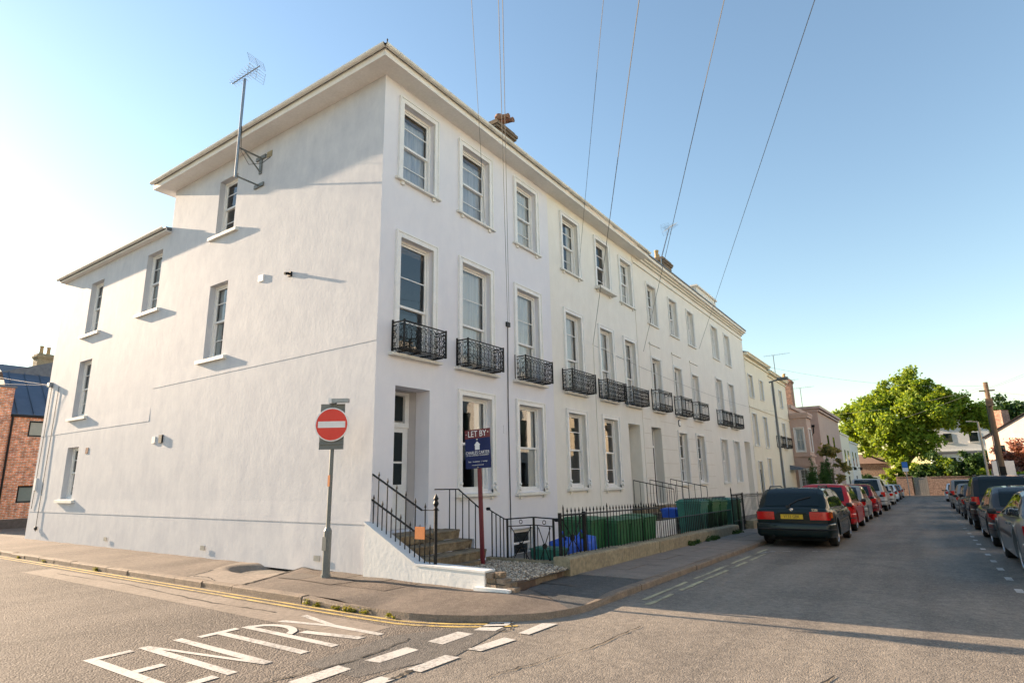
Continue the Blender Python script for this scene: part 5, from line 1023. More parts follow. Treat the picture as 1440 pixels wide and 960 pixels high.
for i, (x, y, h_, lab) in enumerate(((-6.1,43.6,3.3,'slim dark cypress nearest the pale yellow houses'), (-6.1,48.9,3.2,'slim dark cypress in the middle of the three'), (-6.2,52.6,3.8,'slim cypress beside the variegated small tree'))):
    z = gz(y); t = thing('cypress', lab, 'tree', (x, y, z), 'three slim cypresses in front of the pink house'); MB().tube([(x, y, z-.1), (x, y, z+h_*.8)], .05, 6, r1=.02).build('trunk', M_['bark'], t)
    rr = np.random.default_rng(60+i); ks = rr.uniform(.03, .98, 70); pr_ = .30*np.minimum(1, (1-ks)*3.2)**.7*(.75+.25*np.sin(ks*3))
    quadmesh('crown', leaves([(x+rr.normal()*.07, y+rr.normal()*.07, z+h_*k) for k in ks], np.maximum(pr_, .05)*.95, 5200, .06, 160+i, flat=.35), M_['leaf4'], t, ORG[t])
tree('small variegated tree with pale leaves before the pink house', 'maple_tree', (-5.6, 50, gz(50)), 1.9, .07, [(-5.6,50,2.6,.9),(-5.0,50,2.0,.7),(-6.2,50,3.2,.7),(-5.3,50,3.4,.6),(-5.0,50.3,1.2,.5)], 750, .17, 'leaf3', 71)
for k, (x, n) in enumerate(((-19.2, 8), (-14.65, 16), (-7.55, 22), (-6.75, 18), (-7.05, 9), (-6.4, 7), (-5.95, 7), (-17.5, 8))):
    t = thing('weed_tuft', ['tiny weed at the far left of the kerb', 'bushy weed tuft in the kerb left of the pale patch', 'largest yellow weed tuft at the foot of the kerb near the post', 'flat yellow weed patch at the kerb end', 'small weed between the two kerb tufts', 'small weed at the start of the dropped kerb', 'last tiny weed where the kerb sinks', 'second tiny weed at the far left kerb'][k], 'weed', (x, 5.87, -.1), 'weeds growing along the kerb')
    rr = np.random.default_rng(80+k); s_ = .035+.002*n
    quadmesh('leaf', leaves([(x+rr.uniform(-s_, s_)*2, 5.83+rr.uniform(-.02, .02), -.085+rr.uniform(0, .035)) for _ in range(5)], [s_*.62]*5, n*9, .016, 90+k), M_['weed'], t, ORG[t])
for k, (y, n, lab) in enumerate(((16.0, 14, 'grass tuft at the foot of the limestone wall'), (17.6, 22, 'long grass tuft under the limestone wall by the bins'), (20.3, 18, 'grass tuft at the end of the limestone wall'))):
    t = thing('weed_tuft', lab, 'weed', (-5.25, y, gz(y)), 'grass along the limestone wall'); rr = np.random.default_rng(180+k)
    quadmesh('leaf', leaves([(-5.27+rr.uniform(-.06, .06), y+rr.uniform(-.5, .5), gz(y)+.03) for _ in range(9)], [.08]*9, n*14, .045, 190+k), M_['leaf2'], t, ORG[t])
# ---------------------------------------------------------------- street end: wall, gate, garage, houses
ew = thing('brick_wall', 'weathered red brick wall closing the end of the street', 'wall', (0, 99, gz(99)))
zb = gz(99)-.1
MB().box(-3.4, -1.45, 99, 99.3, zb-.3, .85).box(.15, 9, 99, 99.3, zb-.3, .8).build('wall', M_['brick_far'], ew)
MB().box(-3.4, -1.45, 98.95, 99.35, .85, .93).box(.15, 9, 98.95, 99.35, .8, .88).build('coping', M_['brick_far'], ew)
wg = thing('plank_gate', 'grey weathered plank gate set in the end wall', 'gate', (-.65, 99.1, zb))
for k in range(8): MB().box(-1.40+.19*k, -1.40+.19*k+.175, 99.05, 99.1, zb, .8+R_.uniform(-.03, .03)).build('plank', M_['fence_wood'], wg)
for x in (-1.5, .1): MB().box(x-.07, x+.07, 99.0, 99.2, zb, 1.0).build('post', M_['fence_wood'], wg)
MB().box(-8, 9, 96.8, 98.9, zb-.05, zb+.11).build('far_pavement', M_['slab'], kind='structure')
gg = thing('brick_garage', 'low red brick garage with pale door left of the big tree', 'garage', (-7, 112, gz(112)))
MB().box(-10.6, -4.5, 112, 118, -2.5, 2.95).build('wall', M_['brick_far'], gg)
MB().add([(-10.9,111.7,2.95),(-4.3,111.7,2.95),(-4.9,115,4.5),(-10.5,115,4.5),(-4.3,118.2,2.95),(-10.9,118.2,2.95)], [(0,1,2,3),(1,4,2),(2,4,5,3),(0,3,5)]).build('roof', mat('brown_roof_tile', (.24, .15, .11), (.18, .115, .085), 5, .9), gg, recalc=False)
MB().box(-7.0, -5.0, 111.93, 111.99, -2, .95).build('garage_door', mat('pale_garage_door', (.42, .45, .42), (.36, .39, .36), 4, .5), gg)
wh = thing('white_house', 'white house half hidden behind the big tree', 'house', (5, 118, gz(118)))
MB().box(1.2, 9.2, 118, 126, -2.5, 8.6).box(.6, 9.4, 117.9, 126, 4.6, 4.75).build('wall', M_['white'], wh)
MB().add([(.8,117.7,8.6),(9.6,117.7,8.6),(9.6,126,8.6),(.8,126,8.6),(2.6,121,10.6),(8,121,10.6)], [(0,1,5,4),(1,2,5),(2,3,4,5),(3,0,4)]).build('roof', M_['slate'], wh, recalc=False)
for x, z in ((3.3, 6.0), (6.6, 6.0), (3.3, 2.2), (6.6, 2.2)):
    MB().box(x, x+1.1, 117.94, 117.99, z, z+1.4).build('window', M_['cglass'], wh); MB().box(x-.1, x+1.2, 117.85, 118, z-.14, z).build('sill', M_['sill'], wh)
MB().box(1.0, 9.4, 117.8, 117.95, 4.2, 4.5).build('canopy', M_['slate'], wh)
rp = thing('pink_gabled_house', 'pale pink gabled house on the right covered with red creeper', 'house', (9, 78, gz(78)))
ca_, sa_ = math.cos(rad(-38)), math.sin(rad(-38)); TG = lambda x, y, z: V(5.6+(x-5.6)*ca_-(y-78)*sa_, 78+(x-5.6)*sa_+(y-78)*ca_, z)
MB(TG).box(5.6, 16, 78, 88, -2.5, 4.9).add([(5.6,78,4.9),(16,78,4.9),(10.8,78,7.3),(5.6,88,4.9),(16,88,4.9),(10.8,88,7.3)], [(0,1,2),(3,5,4)]).build('wall', render_wall('pale_pink_render', (.52, .40, .34), (.60, .47, .40), .2, .02), rp)
MB(TG).add([(5.3,77.7,4.76),(10.8,77.7,7.42),(10.8,88.3,7.42),(5.3,88.3,4.76),(16.3,77.7,4.76),(16.3,88.3,4.76)], [(0,1,2,3),(1,4,5,2)]).build('roof', M_['slate'], rp, recalc=False)
for x, z in ((6.4, 2.6), (9.2, 2.6)): MB(TG).box(x, x+.9, 77.94, 77.99, z, z+1.4).build('window', M_['cglass'], rp); MB(TG).box(x-.1, x+1, 77.9, 77.995, z-.12, z).build('sill', M_['sill'], rp)
MB(TG).box(5.9, 6.7, 79.5, 80.6, 5, 7.6).build('chimney', M_['brick_far'], rp)
rc = np.random.default_rng(5); cs = [tuple(TG(rc.uniform(6.0, 12), 77.8, rc.uniform(.0, 4.6)*rc.uniform(.5, 1))) for _ in range(80)]
quadmesh('creeper', leaves(cs, [.5]*len(cs), 5600, .13, 6), M_['leaf_red'], rp, ORG[rp])
tree('small copper leaved tree in front of the pink gabled house', 'plum_tree', (6.6, 74, gz(74)), 1.6, .1, [(6.4,74,2.6,1.0),(7.4,74,3.4,1.0),(6.0,74,1.7,.8),(8.2,74,2.4,1.0)], 2000, .15, 'leaf_red', 72)
nb = thing('notice_boards', 'two white notice boards on posts behind the utility pole', 'sign board', (5.2, 58, gz(58)))
for x0, x1, yy in ((4.25, 4.75, 57.6), (4.85, 5.6, 58)):
    MB().box(x0, x1, yy, yy+.05, 1.15, 2.25).build('panel', M_['sign_white'], nb); MB().box((x0+x1)/2-.04, (x0+x1)/2+.04, yy+.05, yy+.13, -1.2, 2.3).build('post', M_['galv'], nb)
lwl = thing('garden_wall', 'low pale garden wall on the right between lamp post and boards', 'wall', (4.6, 66, gz(66)))
MB().box(3.9, 6.8, 66, 66.3, gz(66)-.3, 1.05).build('wall', M_['stone'], lwl); MB().box(3.85, 6.85, 65.95, 66.35, 1.05, 1.15).build('coping', M_['sill'], lwl)
bp = thing('blue_parking_sign', 'small blue and white parking sign on a thin post at the wall', 'road sign', (-2.05, 96.5, gz(96)))
MB().tube([(-2.05,96.5,gz(96)),(-2.05,96.5,2.9)], .06, 6).build('post', M_['galv'], bp); MB().box(-2.4, -1.75, 96.4, 96.44, 2.1, 2.85).build('panel', M_['sign_blue'], bp); MB().box(-2.4, -1.75, 96.4, 96.44, 1.6, 2.08).build('text_plate', M_['sign_white'], bp)
sg = thing('street_sign', 'square pale sign on a post before the laurel bush', 'road sign', (-8.0, 98, gz(98)))
MB().tube([(-8.0,98,gz(98)),(-8.0,98,3.6)], .05, 6).build('post', M_['grey_metal'], sg); MB().box(-8.5, -7.5, 97.92, 97.96, 3.0, 4.0).build('panel', M_['sign_white'], sg); MB().lathe([(.3,0),(.3,.01)], (-8.0,97.915,3.5), 16, (V(1,0,0),V(0,0,1),V(0,-1,0))).build('roundel', M_['slate'], sg)
# right pavement and the houses opposite (seen only as reflections and bounce)
MB().grid(lambda i, j: ([3.3,3.44,5.6,9.6,40][i], [-60,8,40,80,118][j], gz([-60,8,40,80,118][j])-.005), 5, 5).build('right_pavement', M_['slab'], kind='structure')
for k in range(30): MB().box(3.28, 3.44, 8+3*k+.01, 11+3*k-.01, gz(8+3*k)-.3, gz(9.5+3*k)+.005).build('kerb_stone', M_['kerb'], kerb)
MB().box(3.28, 3.44, -60, 8, -.3, .0).build('kerb_stone', M_['kerb'], kerb)
FO = frame((9.8, 0, 0), (0, 1, 0), (-1, 0, 0))
for k, (a, c, ze, m, lab) in enumerate(((-30,-9,10.5,'front2','cream terrace opposite the side street mouth'), (7,24,9.8,'opp','ochre cream terrace opposite the corner house'), (24.05,43,10.4,'front2','tall cream terrace opposite the second and third houses'), (43.05,58,9.2,'opp','ochre cream terrace opposite the pale yellow houses'))):
    t = thing('opposite_house', lab, 'house', (9.8, a, gz(a)), 'houses on the far side of the street')
    ws = []; y = a+1.5
    while y < c-1.5:
        ws += [(y, y+1.1, .9, 3.0, .15), (y, y+1.1, 4.2, 6.4, .15), (y, y+1.1, 7.3, 8.8, .15)]; y += 2.5
    wall(FO, a, c, -2, ze, ws, 'wall', M_[m], t)
    MB(FO).box(a, c, -9, -.02, ze-.15, ze-.05).box(a, c, -.02, .3, ze-.3, ze).box(a, c, -9, -8.9, -2, ze-.2).box(a, a+.1, -9, -.02, -2, ze-.2).box(c-.1, c, -9, -.02, -2, ze-.2).build('cornice', M_[m], t)
    for q in ws: MB(FO).box(q[0], q[1], -.16, -.15, q[2], q[3]).build('window', M_['cglass'], t)
# ---------------------------------------------------------------- street lamps, utility pole, wires
l1 = thing('street_lamp', 'tall green grey lamp post on the left pavement behind the estate car', 'street lamp', (-4.45, 25, gz(25)))
MB().tube([(-4.5,25,gz(25)),(-4.5,25,.9)], .09, 8).tube([(-4.5,25,.9),(-4.5,25,5.22)], .042, 8).build('post', M_['grey_metal'], l1); MB().tube([(-4.62,25,5.18),(-4.25,25,5.27)], .03, 6).box(-4.3,-3.9,24.88,25.12,5.24,5.33).build('lamp_head', M_['grey_metal'], l1)
l2 = thing('street_lamp', 'pale concrete lamp post on the right with short arm over the road', 'street lamp', (3.6, 53, gz(53)))
pale = mat('pale_concrete', (.42, .40, .34), (.36, .34, .29), 5, .8); MB().tube([(3.6,53,gz(53)),(3.6,53,4.95)], .09, 8, r1=.06).build('post', pale, l2); MB().tube([(3.6,53,4.93),(3.05,53,5.0)], .035, 6).box(2.95,3.3,52.9,53.1,4.96,5.04).build('lamp_head', pale, l2)
up = thing('utility_pole', 'tall brown timber utility pole with wires on the right pavement', 'utility pole', (3.75, 45, gz(45)))
MB().tube([(3.75,45,gz(45)-.1),(3.78,45,6.75)], .17, 10, r1=.12).build('pole', M_['wood'], up); MB().box(3.4,4.15,44.9,44.98,6.2,6.28).build('crossarm', M_['wood'], up); MB().box(3.6,3.95,44.75,44.9,5.3,5.75).build('terminal_box', M_['wood'], up)
MB().tube([(3.55,44.85,gz(45)),(3.6,44.85,5.3)], .025, 5).build('cable', M_['cable'], up); MB().box(3.62,3.9,44.7,44.83,1.3,1.8).build('notice', M_['iron'], up)
def sag(p, q, s, n=14): p, q = Vector(p), Vector(q); return [p.lerp(q, i/n)-V(0, 0, s*4*(i/n)*(1-i/n)) for i in range(n+1)]
PT = V(5.9, -8.8, 8.25); WG = 'overhead wires fanning out from the street corner'
for k, (y, z, r, s, lab) in enumerate(((11.25,8.1,.0042,.0,'thin overhead wire ending above the middle top window of the corner house'), (12.2,5.56,.0042,.0,'overhead wire ending at the bracket between the first floor windows'), (12.27,5.6,.0042,.0,'second wire running beside the bracket wire of the corner house'), (16.32,8.1,.0045,.0,'faint overhead wire to the nearer top window of the second house'), (17.14,5.9,.0062,.0,'thick dark overhead wire to the second house'), (21.56,6.4,.0062,.0,'overhead wire ending between the second and third houses'), (29.05,7.8,.0062,.0,'overhead wire reaching farthest down the terrace'))):
    pt = PT+V(.04*k, .03*k, -.02*k); b = MB().tube([XF*V(1,0,0)+V(0,y,z), pt], r, 4); b.build('overhead_wire', M_['wire'], label=lab, cat='wire', group=WG)
PW = 'overhead wires from the right hand utility pole'
for k, (q, s, lab) in enumerate((((-7.9,38.6,8.4),.5,'wire from the utility pole across to the cream terrace end'), ((-7.2,60,6.8),.4,'wire from the utility pole across to the pink house'), ((-7.3,76,6.0),.4,'wire from the utility pole to the last house on the left'), ((9.8,30,8),.2,'upper wire climbing right from the utility pole'), ((9.8,26,7.6),.25,'second wire climbing right from the utility pole'), ((9.8,52,6),.15,'wire level to the right of the utility pole'), ((9.8,62,5.5),.2,'wire sloping down to the right behind the utility pole'))):
    MB().tube(sag((3.77,45,6.55-.06*k), q, s), .006, 4).build('overhead_wire', M_['wire'], label=lab, cat='wire', group=PW)
for k, (p, q, lab) in enumerate((((-8.43,17.1,5.88),(-8.2,46,6.0),'thin wire strung along the terrace front'), ((-24.8,7.58,5.12),(-60,9,12),'left wire from the side wall bracket over the zinc roof'), ((-24.8,7.58,5.1),(-60,5,10.5),'lower left wire from the side wall bracket'))):
    MB().tube(sag(p, q, .4), .005, 4).build('overhead_wire', M_['wire'], label=lab, cat='wire', group='thin wires fixed to the house walls')
# ---------------------------------------------------------------- cars
def interp(P, x):
    if x <= P[0][0]: return P[0][1]
    for (a, b), (c, d) in zip(P[:-1], P[1:]):
        if x <= c: t = (x-a)/(c-a) if c > a else 1; return b+(d-b)*t
    return P[-1][1]
def car(name, label, loc, paint, L=4.6, W=1.85, H=1.5, kind='hatch', rim='rim', facing=1, plate=None, wagon=False, wheel=.33, ax=None, cat='car', detail=1, spare=False, rails=False, group=None, windows=None):
    t = thing(name, label, cat, (0, 0, 0), group); hw = W/2
    k = {'hatch': dict(top=[(0,.80),(.06,.98),(.10,1.0),(.42,.90+.45),(.75,H-.035),(1.3,H),(2.2,H-.01),(2.75,H-.09),(L-1.35,1.0),(L-.9,.93),(L-.35,.80),(L,.60)], belt=[(0,.96),(.5,.98),(2.5,.93),(L-1.3,.95),(L-.9,.92),(L-.3,.79),(L,.60)]),
         'estate': dict(top=[(0,.84),(.05,.98),(.09,1.0),(.40,1.36),(.62,H-.03),(1.2,H),(2.4,H-.005),(3.05,H-.08),(L-1.42,1.0),(L-.9,.93),(L-.35,.82),(L,.60)], belt=[(0,.97),(.5,.98),(2.9,.93),(L-1.4,.95),(L-.9,.92),(L-.3,.81),(L,.60)]),
         'suv': dict(top=[(0,.92),(.05,1.12),(.09,1.15),(.30,H-.16),(.48,H-.03),(1.1,H),(2.3,H-.01),(2.8,H-.08),(L-1.35,1.16),(L-.85,1.08),(L-.3,.96),(L,.70)], belt=[(0,1.1),(.4,1.12),(2.7,1.07),(L-1.3,1.1),(L-.85,1.07),(L-.3,.95),(L,.70)]),
         'saloon': dict(top=[(0,.86),(.08,.98),(.5,1.02),(.62,1.02),(1.25,H-.06),(1.7,H),(2.3,H-.005),(2.85,H-.09),(L-1.42,1.0),(L-.9,.93),(L-.35,.80),(L,.58)], belt=[(0,.93),(.6,.99),(2.8,.93),(L-1.4,.95),(L-.9,.92),(L-.3,.79),(L,.58)])}[kind]
    topP, beltP = k['top'], k['belt']; sill = .24 if kind != 'suv' else .32; Rw = wheel; ax = ax or (.82, L-.92); Ra = Rw+.055
    xs = set(np.linspace(0, L, 46).round(3)) | {p[0] for p in topP}
    for a in ax: xs |= {round(a+Ra*math.cos(q), 4) for q in np.linspace(0, math.pi, 15)}
    xs = sorted(xs); xs = [xs[0]]+[b for a, b in zip(xs[:-1], xs[1:]) if b-a > .004]
    def wplan(x):
        r = hw
        if x < .5: r -= .10*(1-x/.5)**2.2
        if x > L-.9: r -= .22*((x-L+.9)/.9)**2.2
        return r
    def ringpts(x):
        zt = interp(topP, x); zbl = min(interp(beltP, x), zt-.015); w_ = wplan(x); lo = sill
        lowend = .30
        if x < .35: lo = sill+.14*(1-x/.35)
        if x > L-.5: lo = sill+.0*(x-L+.5)
        arch = 0
        for a in ax:
            if abs(x-a) < Ra: arch = max(arch, Rw+math.sqrt(max(0, Ra*Ra-(x-a)**2)))
        lo = min(max(lo, arch), zbl-.12); gh = max(0., zt-zbl); tum = .30 if kind != 'suv' else .22
        wr = w_-.075-tum*gh if gh > .03 else w_-.10
        mid = lo+.45*(zbl-lo); fl = .02 if arch else 0
        return [(w_-.07, lo-.0), (w_-.012+fl, lo+.02), (w_+.0+fl*.6, mid), (w_-.008, zbl-.12), (w_-.03, zbl-.035), (w_-.07, zbl), ((w_-.07)*.5+wr*.5+.012*min(1, gh*3), zbl+gh*.55), (wr+.015, zt-.055 if gh > .08 else zt-gh*.5-.01), (wr-.07, zt-.014), (wr*.55, zt-.001), (0, zt+.006)]
    RG = {x: ringpts(x) for x in xs}; b = MB(); nr = 11
    def P(i, j):
        r = RG[xs[i]]
        return (xs[i], r[j][0], r[j][1]) if j < nr else (xs[i], -r[2*nr-2-j][0], r[2*nr-2-j][1])
    nj = 2*nr-1; b.grid(P, len(xs), nj)
    b.add([P(0, j) for j in range(nj)], [tuple(range(nj))]); b.add([P(len(xs)-1, j) for j in range(nj)], [tuple(range(nj))])
    body = b.build('body', paint, t)
    bm = bmesh.new(); bm.from_mesh(body.data); bmesh.ops.remove_doubles(bm, verts=bm.verts, dist=.0006); bm.to_mesh(body.data); bm.free()
    body.data.polygons.foreach_set('use_smooth', [True]*len(body.data.polygons))
    try: body.data.set_sharp_from_angle(angle=rad(38))
    except Exception: pass
    MB().box(.25, L-.35, -hw+.24, hw-.24, .17, .55).box(.4, L-.4, -hw+.28, hw-.28, .55, .85).build('underbody', M_['under'], t)
    def side(x, tt, s, off=.006):          # point on glasshouse side
        r = ringpts(x); (y0, z0), (y1, z1), (y2, z2) = r[5], r[6], r[7]
        if tt < .5: q = tt*2; y, z = y0+(y1-y0)*q, z0+(z1-z0)*q
        else: q = tt*2-1; y, z = y1+(y2-y1)*q, z1+(z2-z1)*q
        return (x, s*(y+off), z+.001)
    xr = [p[0] for p in topP if p[1] > H-.05][0]; xs_end = L-1.5
    wins = windows or {'hatch': [(.62,1.35),(1.41,2.35),(2.43,L-1.62)], 'estate': [(.50,1.15),(1.22,2.12),(2.2,L-1.7)], 'suv': [(.42,1.1),(1.17,2.05),(2.13,L-1.6)], 'saloon': [(1.12,1.75),(1.82,2.3),(2.37,L-1.7)]}[kind]
    for s in (1, -1):
        for a, c in wins:
            g = MB(); n = 10; g.grid(lambda i, j: side(a+(c-a)*i/n, .07+.84*j/6, s), n+1, 7).build('side_window', M_['cglass'], t, smooth=True)
        tr = MB(); n = 30; a, c = wins[0][0]-.06, wins[-1][1]+.1
        tr.grid(lambda i, j: side(a+(c-a)*i/n, (.0, .05)[j], s, .009), n+1, 2).build('window_trim', M_['trim'], t)
    # rear and front screens, following the roof line
    def screen(xa, xb, nm, fr=.86):
        g = MB(); n = 8
        def Q(i, j):
            x = xa+(xb-xa)*i/n; r = ringpts(x); zt = r[10][1]; e = 1e-2; sl = (interp(topP, x+e)-interp(topP, x-e))/(2*e); nn = Vector((-sl, 0, 1)).normalized()*.008
            f = (j/8-.5)*2; yy = f*(r[8][0])*fr; dz = (r[9][1]-zt)*abs(f)**2
            return (x+nn.x, yy, zt+dz+nn.z)
        return g.grid(Q, n+1, 9).build(nm, M_['cglass'], t, smooth=True)
    if kind == 'saloon': screen(.70, 1.2, 'rear_window')
    elif kind == 'suv': screen(.105, .40, 'rear_window', .9)
    else: screen(.125, .52 if kind == 'estate' else .62, 'rear_window', .92)
    screen(2.9 if kind in ('estate', 'saloon') else 2.72, L-1.5, 'windscreen')
    # bumper and lamps
    def plan(x, o, s): return (x, s*(wplan(x)+o))
    def bumper(x0, x1, z0, z1, out, nm, m, rear=True):
        xe = np.linspace(x0, x1, 7); line = [(float(x), wplan(float(x))+out) for x in (xe[::-1] if rear else xe)]
        end = (xe[0] if rear else xe[-1]); yend = wplan(float(end)); o2 = -out if rear else out
        pts = [(x, y) for x, y in line]+[(end+o2, yend-.05), (end+o2*1.5, 0), (end+o2, -(yend-.05))]+[(x, -y) for x, y in line[::-1]]
        b = MB(); prof = [(-.05, z0), (-.01, z0+.03), (0, z0+.08), (0, z1-.05), (-.015, z1-.012), (-.06, z1)]
        def Q(i, j):
            x, y = pts[i]; o, z = prof[j]; cx = L/2; d = Vector((x-(x0+.6 if rear else x1-.6), y, 0)).normalized(); return (x+d.x*o, y+d.y*o, z)
        return b.grid(Q, len(pts), 6).build(nm, m, t, smooth=True)
    if kind != 'suv' or True:
        bz = .62 if kind != 'suv' else .74
        bumper(0, .42, .27 if kind != 'suv' else .36, bz, .025, 'rear_bumper', paint)
        bumper(L-.42, L, .24 if kind != 'suv' else .34, .56 if kind != 'suv' else .68, .02, 'front_bumper', paint, False)
        bumper(-.004, .40, bz-.22, bz-.12, .031, 'bumper_strip', M_['trim'])
    lz0, lz1 = (.70, .90) if kind in ('hatch', 'estate', 'saloon') else (.86, 1.14)
    for s in (1, -1):
        def lamp(seg, z0, z1, nm, m):
            b = MB(); b.grid(lambda i, j: (seg[i][0], s*seg[i][1], (z0, z1)[j] if 0 < j < 3 and False else (z0+(z1-z0)*j)), len(seg), 2); b.build(nm, m, t, smooth=True)
        w0 = wplan(0)
        tail = [(-.012, w0-.42), (-.014, w0-.2), (-.01, w0-.02), (.02, wplan(.02)+.012), (.12, wplan(.12)+.01), (.26, wplan(.26)+.008)]
        if kind == 'suv': lamp([(.0, w0-.16), (-.012, w0-.02), (.02, wplan(.02)+.014), (.14, wplan(.14)+.01)], lz0, lz1, 'tail_lamp', M_['lamp_red'])
        else:
            lamp(tail[:5], lz0, lz1, 'tail_lamp', M_['lamp_red'])
            lamp(tail[3:], lz0+.05, lz1, 'indicator_lamp', M_['lamp_red'] if kind != 'estate' else M_['lamp_or'])
        wf = wplan(L); lamp([(L-.38, wplan(L-.38)+.006), (L-.15, wplan(L-.15)+.008), (L+.008, wf-.04), (L+.012, wf-.35)], .60, .74, 'headlamp', M_['lamp_clear'])
        xm = L-1.75
        mr = MB(); cy = wplan(xm)+.10; zc = (1.0 if kind != 'suv' else 1.14); mr.lathe([(.025, -.08), (.06, -.07), (.072, 0), (.06, .07), (.025, .08)], (xm+.05, s*cy, zc), 10, (V(.75, 0, 0), V(0, 0, .9), V(0, 1, 0))); mr.box(xm, xm+.06, min(s*(cy-.13), s*(cy-.02)), max(s*(cy-.13), s*(cy-.02)), zc-.06, zc-.03)
        mr.build('mirror', M_['trim'] if detail else paint, t, smooth=True)
        for xh in ((wins[1][0]+.12, wins[2][0]+.08)): 
            r = ringpts(xh); MB().box(xh, xh+.17, min(s*(r[3][0]-.01), s*(r[3][0]+.028)), max(s*(r[3][0]-.01), s*(r[3][0]+.028)), r[3][1]-.0, r[3][1]+.035).build('door_handle', paint, t)
        for xg in (wins[1][0]-.05, wins[2][0]-.06, L-1.62):
            r = ringpts(xg); b = MB()
            if not any(abs(xg-a) < Ra for a in ax):
                for (ya, za_), (yb_, zb_) in zip(r[1:5], r[2:6]): b.add([(xg,s*(ya+.004),za_),(xg+.012,s*(ya+.004),za_),(xg+.012,s*(yb_+.004),zb_),(xg,s*(yb_+.004),zb_)], [(0,1,2,3)])
                b.build('door_seam', M_['under'], t)
        xa, xb = ax[0]+Ra+.03, ax[1]-Ra-.03
        ms = MB(); ms.grid(lambda i, j: (xa+(xb-xa)*i/8, s*(ringpts(xa+(xb-xa)*i/8)[2][0]+(.012, .016, .012)[j]), .60+(0, .03, .06)[j]), 9, 3).build('side_moulding', M_['trim'] if kind != 'hatch' else paint, t)
        for a in ax:
            wy = s*(hw-.035); wt_ = .205; A3 = (V(1, 0, 0), V(0, 0, 1), V(0, s, 0))
            wl = MB().lathe([(Rw*.66, -wt_), (Rw*.93, -wt_), (Rw, -wt_+.03), (Rw, -.03), (Rw*.93, -.004), (Rw*.68, .0), (Rw*.66, -.02)], (a, wy, Rw), 28, A3).build('wheel', M_['tyre'], t, smooth=True)
            wl.data.set_sharp_from_angle(angle=rad(40)) if hasattr(wl.data, 'set_sharp_from_angle') else None
            rm = MB().ring((a, wy-s*.012, Rw), (1, 0, 0), (0, 0, 1), Rw*.66, .018, 28, 6)
            ns = 7
            for q in range(ns):
                an_ = 2*math.pi*q/ns+.3; d_ = V(math.cos(an_), 0, math.sin(an_)); e_ = V(-math.sin(an_), 0, math.cos(an_)); c0 = V(a, wy-s*.03, Rw); hw0, hw1 = .03, .022
                rm.add([c0+d_*.03-e_*hw0, c0+d_*.03+e_*hw0, c0+d_*Rw*.66+e_*hw1, c0+d_*Rw*.66-e_*hw1]+[c0+V(0, -s*.03, 0)+v for v in (d_*.03-e_*hw0, d_*.03+e_*hw0, d_*Rw*.66+e_*hw1, d_*Rw*.66-e_*hw1)], [(0,1,2,3),(4,5,6,7),(0,1,5,4),(1,2,6,5),(2,3,7,6),(3,0,4,7)])
            rm.lathe([(.06, -.04), (.06, .0), (.03, .012)], (a, wy-s*.03, Rw), 12, A3); rm.build('rim', M_[rim], wl)
            MB().lathe([(Rw*.655, 0), (Rw*.655, .01)], (a, wy-s*.09, Rw), 20, A3).build('brake_disc', M_['under'], wl)
    # tailgate furniture
    pz_ = .72 if kind != 'suv' else .62
    ppl = MB().box(-.03, -.012, -.27, .27, pz_-.0, pz_+.115).build('number_plate', M_['plate_y'], t)
    if plate: text_mesh('plate_text', plate, .115, Matrix.Translation((-.0315, 0, pz_+.058)) @ Matrix.Rotation(math.pi/2, 4, 'Z').inverted() @ Matrix.Rotation(math.pi/2, 4, 'X'), M_['ink'], t, .0006, sx=.78)
    MB().box(-.028, -.01, -.36, .36, pz_+.135, pz_+.16).build('tailgate_trim', paint, t)
    if kind in ('hatch', 'estate'):
        tz_ = lambda x: interp(topP, x)+.035
        MB().tube([(.11, .08, tz_(.11)), (.22, -.14, tz_(.22)), (.30, -.46, tz_(.30))], .018, 5).box(.04, .15, .03, .13, 1.0, 1.06).build('rear_wiper', M_['trim'], t)
    if rails:
        for s in (1, -1):
            y = s*(ringpts(1.2)[8][0]-.02); MB().tube([(.72, y, H-.03), (.85, y, H+.03), (2.3, y, H+.035), (2.6, y, H-.02)], .02, 6).build('roof_rail', M_['trim'], t)
    if spare:
        sp = MB().lathe([(.16, .0), (.30, .01), (.345, .04), (.345, .17), (.30, .2), (.2, .2)], (-.03, -.08, .98), 28, (V(0, 1, 0), V(0, 0, 1), V(-1, 0, 0))).build('spare_wheel', M_['tyre'], t, smooth=True)
        rm = MB().ring((-.225, -.08, .98), (0, 1, 0), (0, 0, 1), .21, .02, 24, 5)
        for q in range(5):
            an_ = 2*math.pi*q/5; d_ = V(0, math.cos(an_), math.sin(an_)); e_ = V(0, -math.sin(an_), math.cos(an_)); c0 = V(-.235, -.08, .98); rm.add([c0-e_*.035, c0+e_*.035, c0+d_*.21+e_*.03, c0+d_*.21-e_*.03]+[c0+V(.02,0,0)+v for v in (-e_*.035, e_*.035, d_*.21+e_*.03, d_*.21-e_*.03)], [(0,1,2,3),(4,5,6,7),(0,1,5,4),(1,2,6,5),(2,3,7,6),(3,0,4,7)])
        rm.build('rim', M_['rim'], sp)
    x, y = loc; t.location = (x, y, RZ+gz(y+L/2*facing)+.004); t.rotation_euler = (facing*math.atan(-S_)*0, math.atan(S_)*facing, 0); t.rotation_euler = Matrix.Rotation(math.pi/2*facing, 4, 'Z').to_euler()
    sl_ = Matrix.Rotation(-math.atan(S_), 4, 'X') if y > 8 else Matrix.Identity(4)
    t.matrix_world = Matrix.Translation((x, y, RZ+gz(y)+.004)) @ sl_ @ Matrix.Rotation(math.pi/2*facing, 4, 'Z')
    return t
CG = 'cars parked along the left kerb'; CR = 'cars parked along the right kerb'
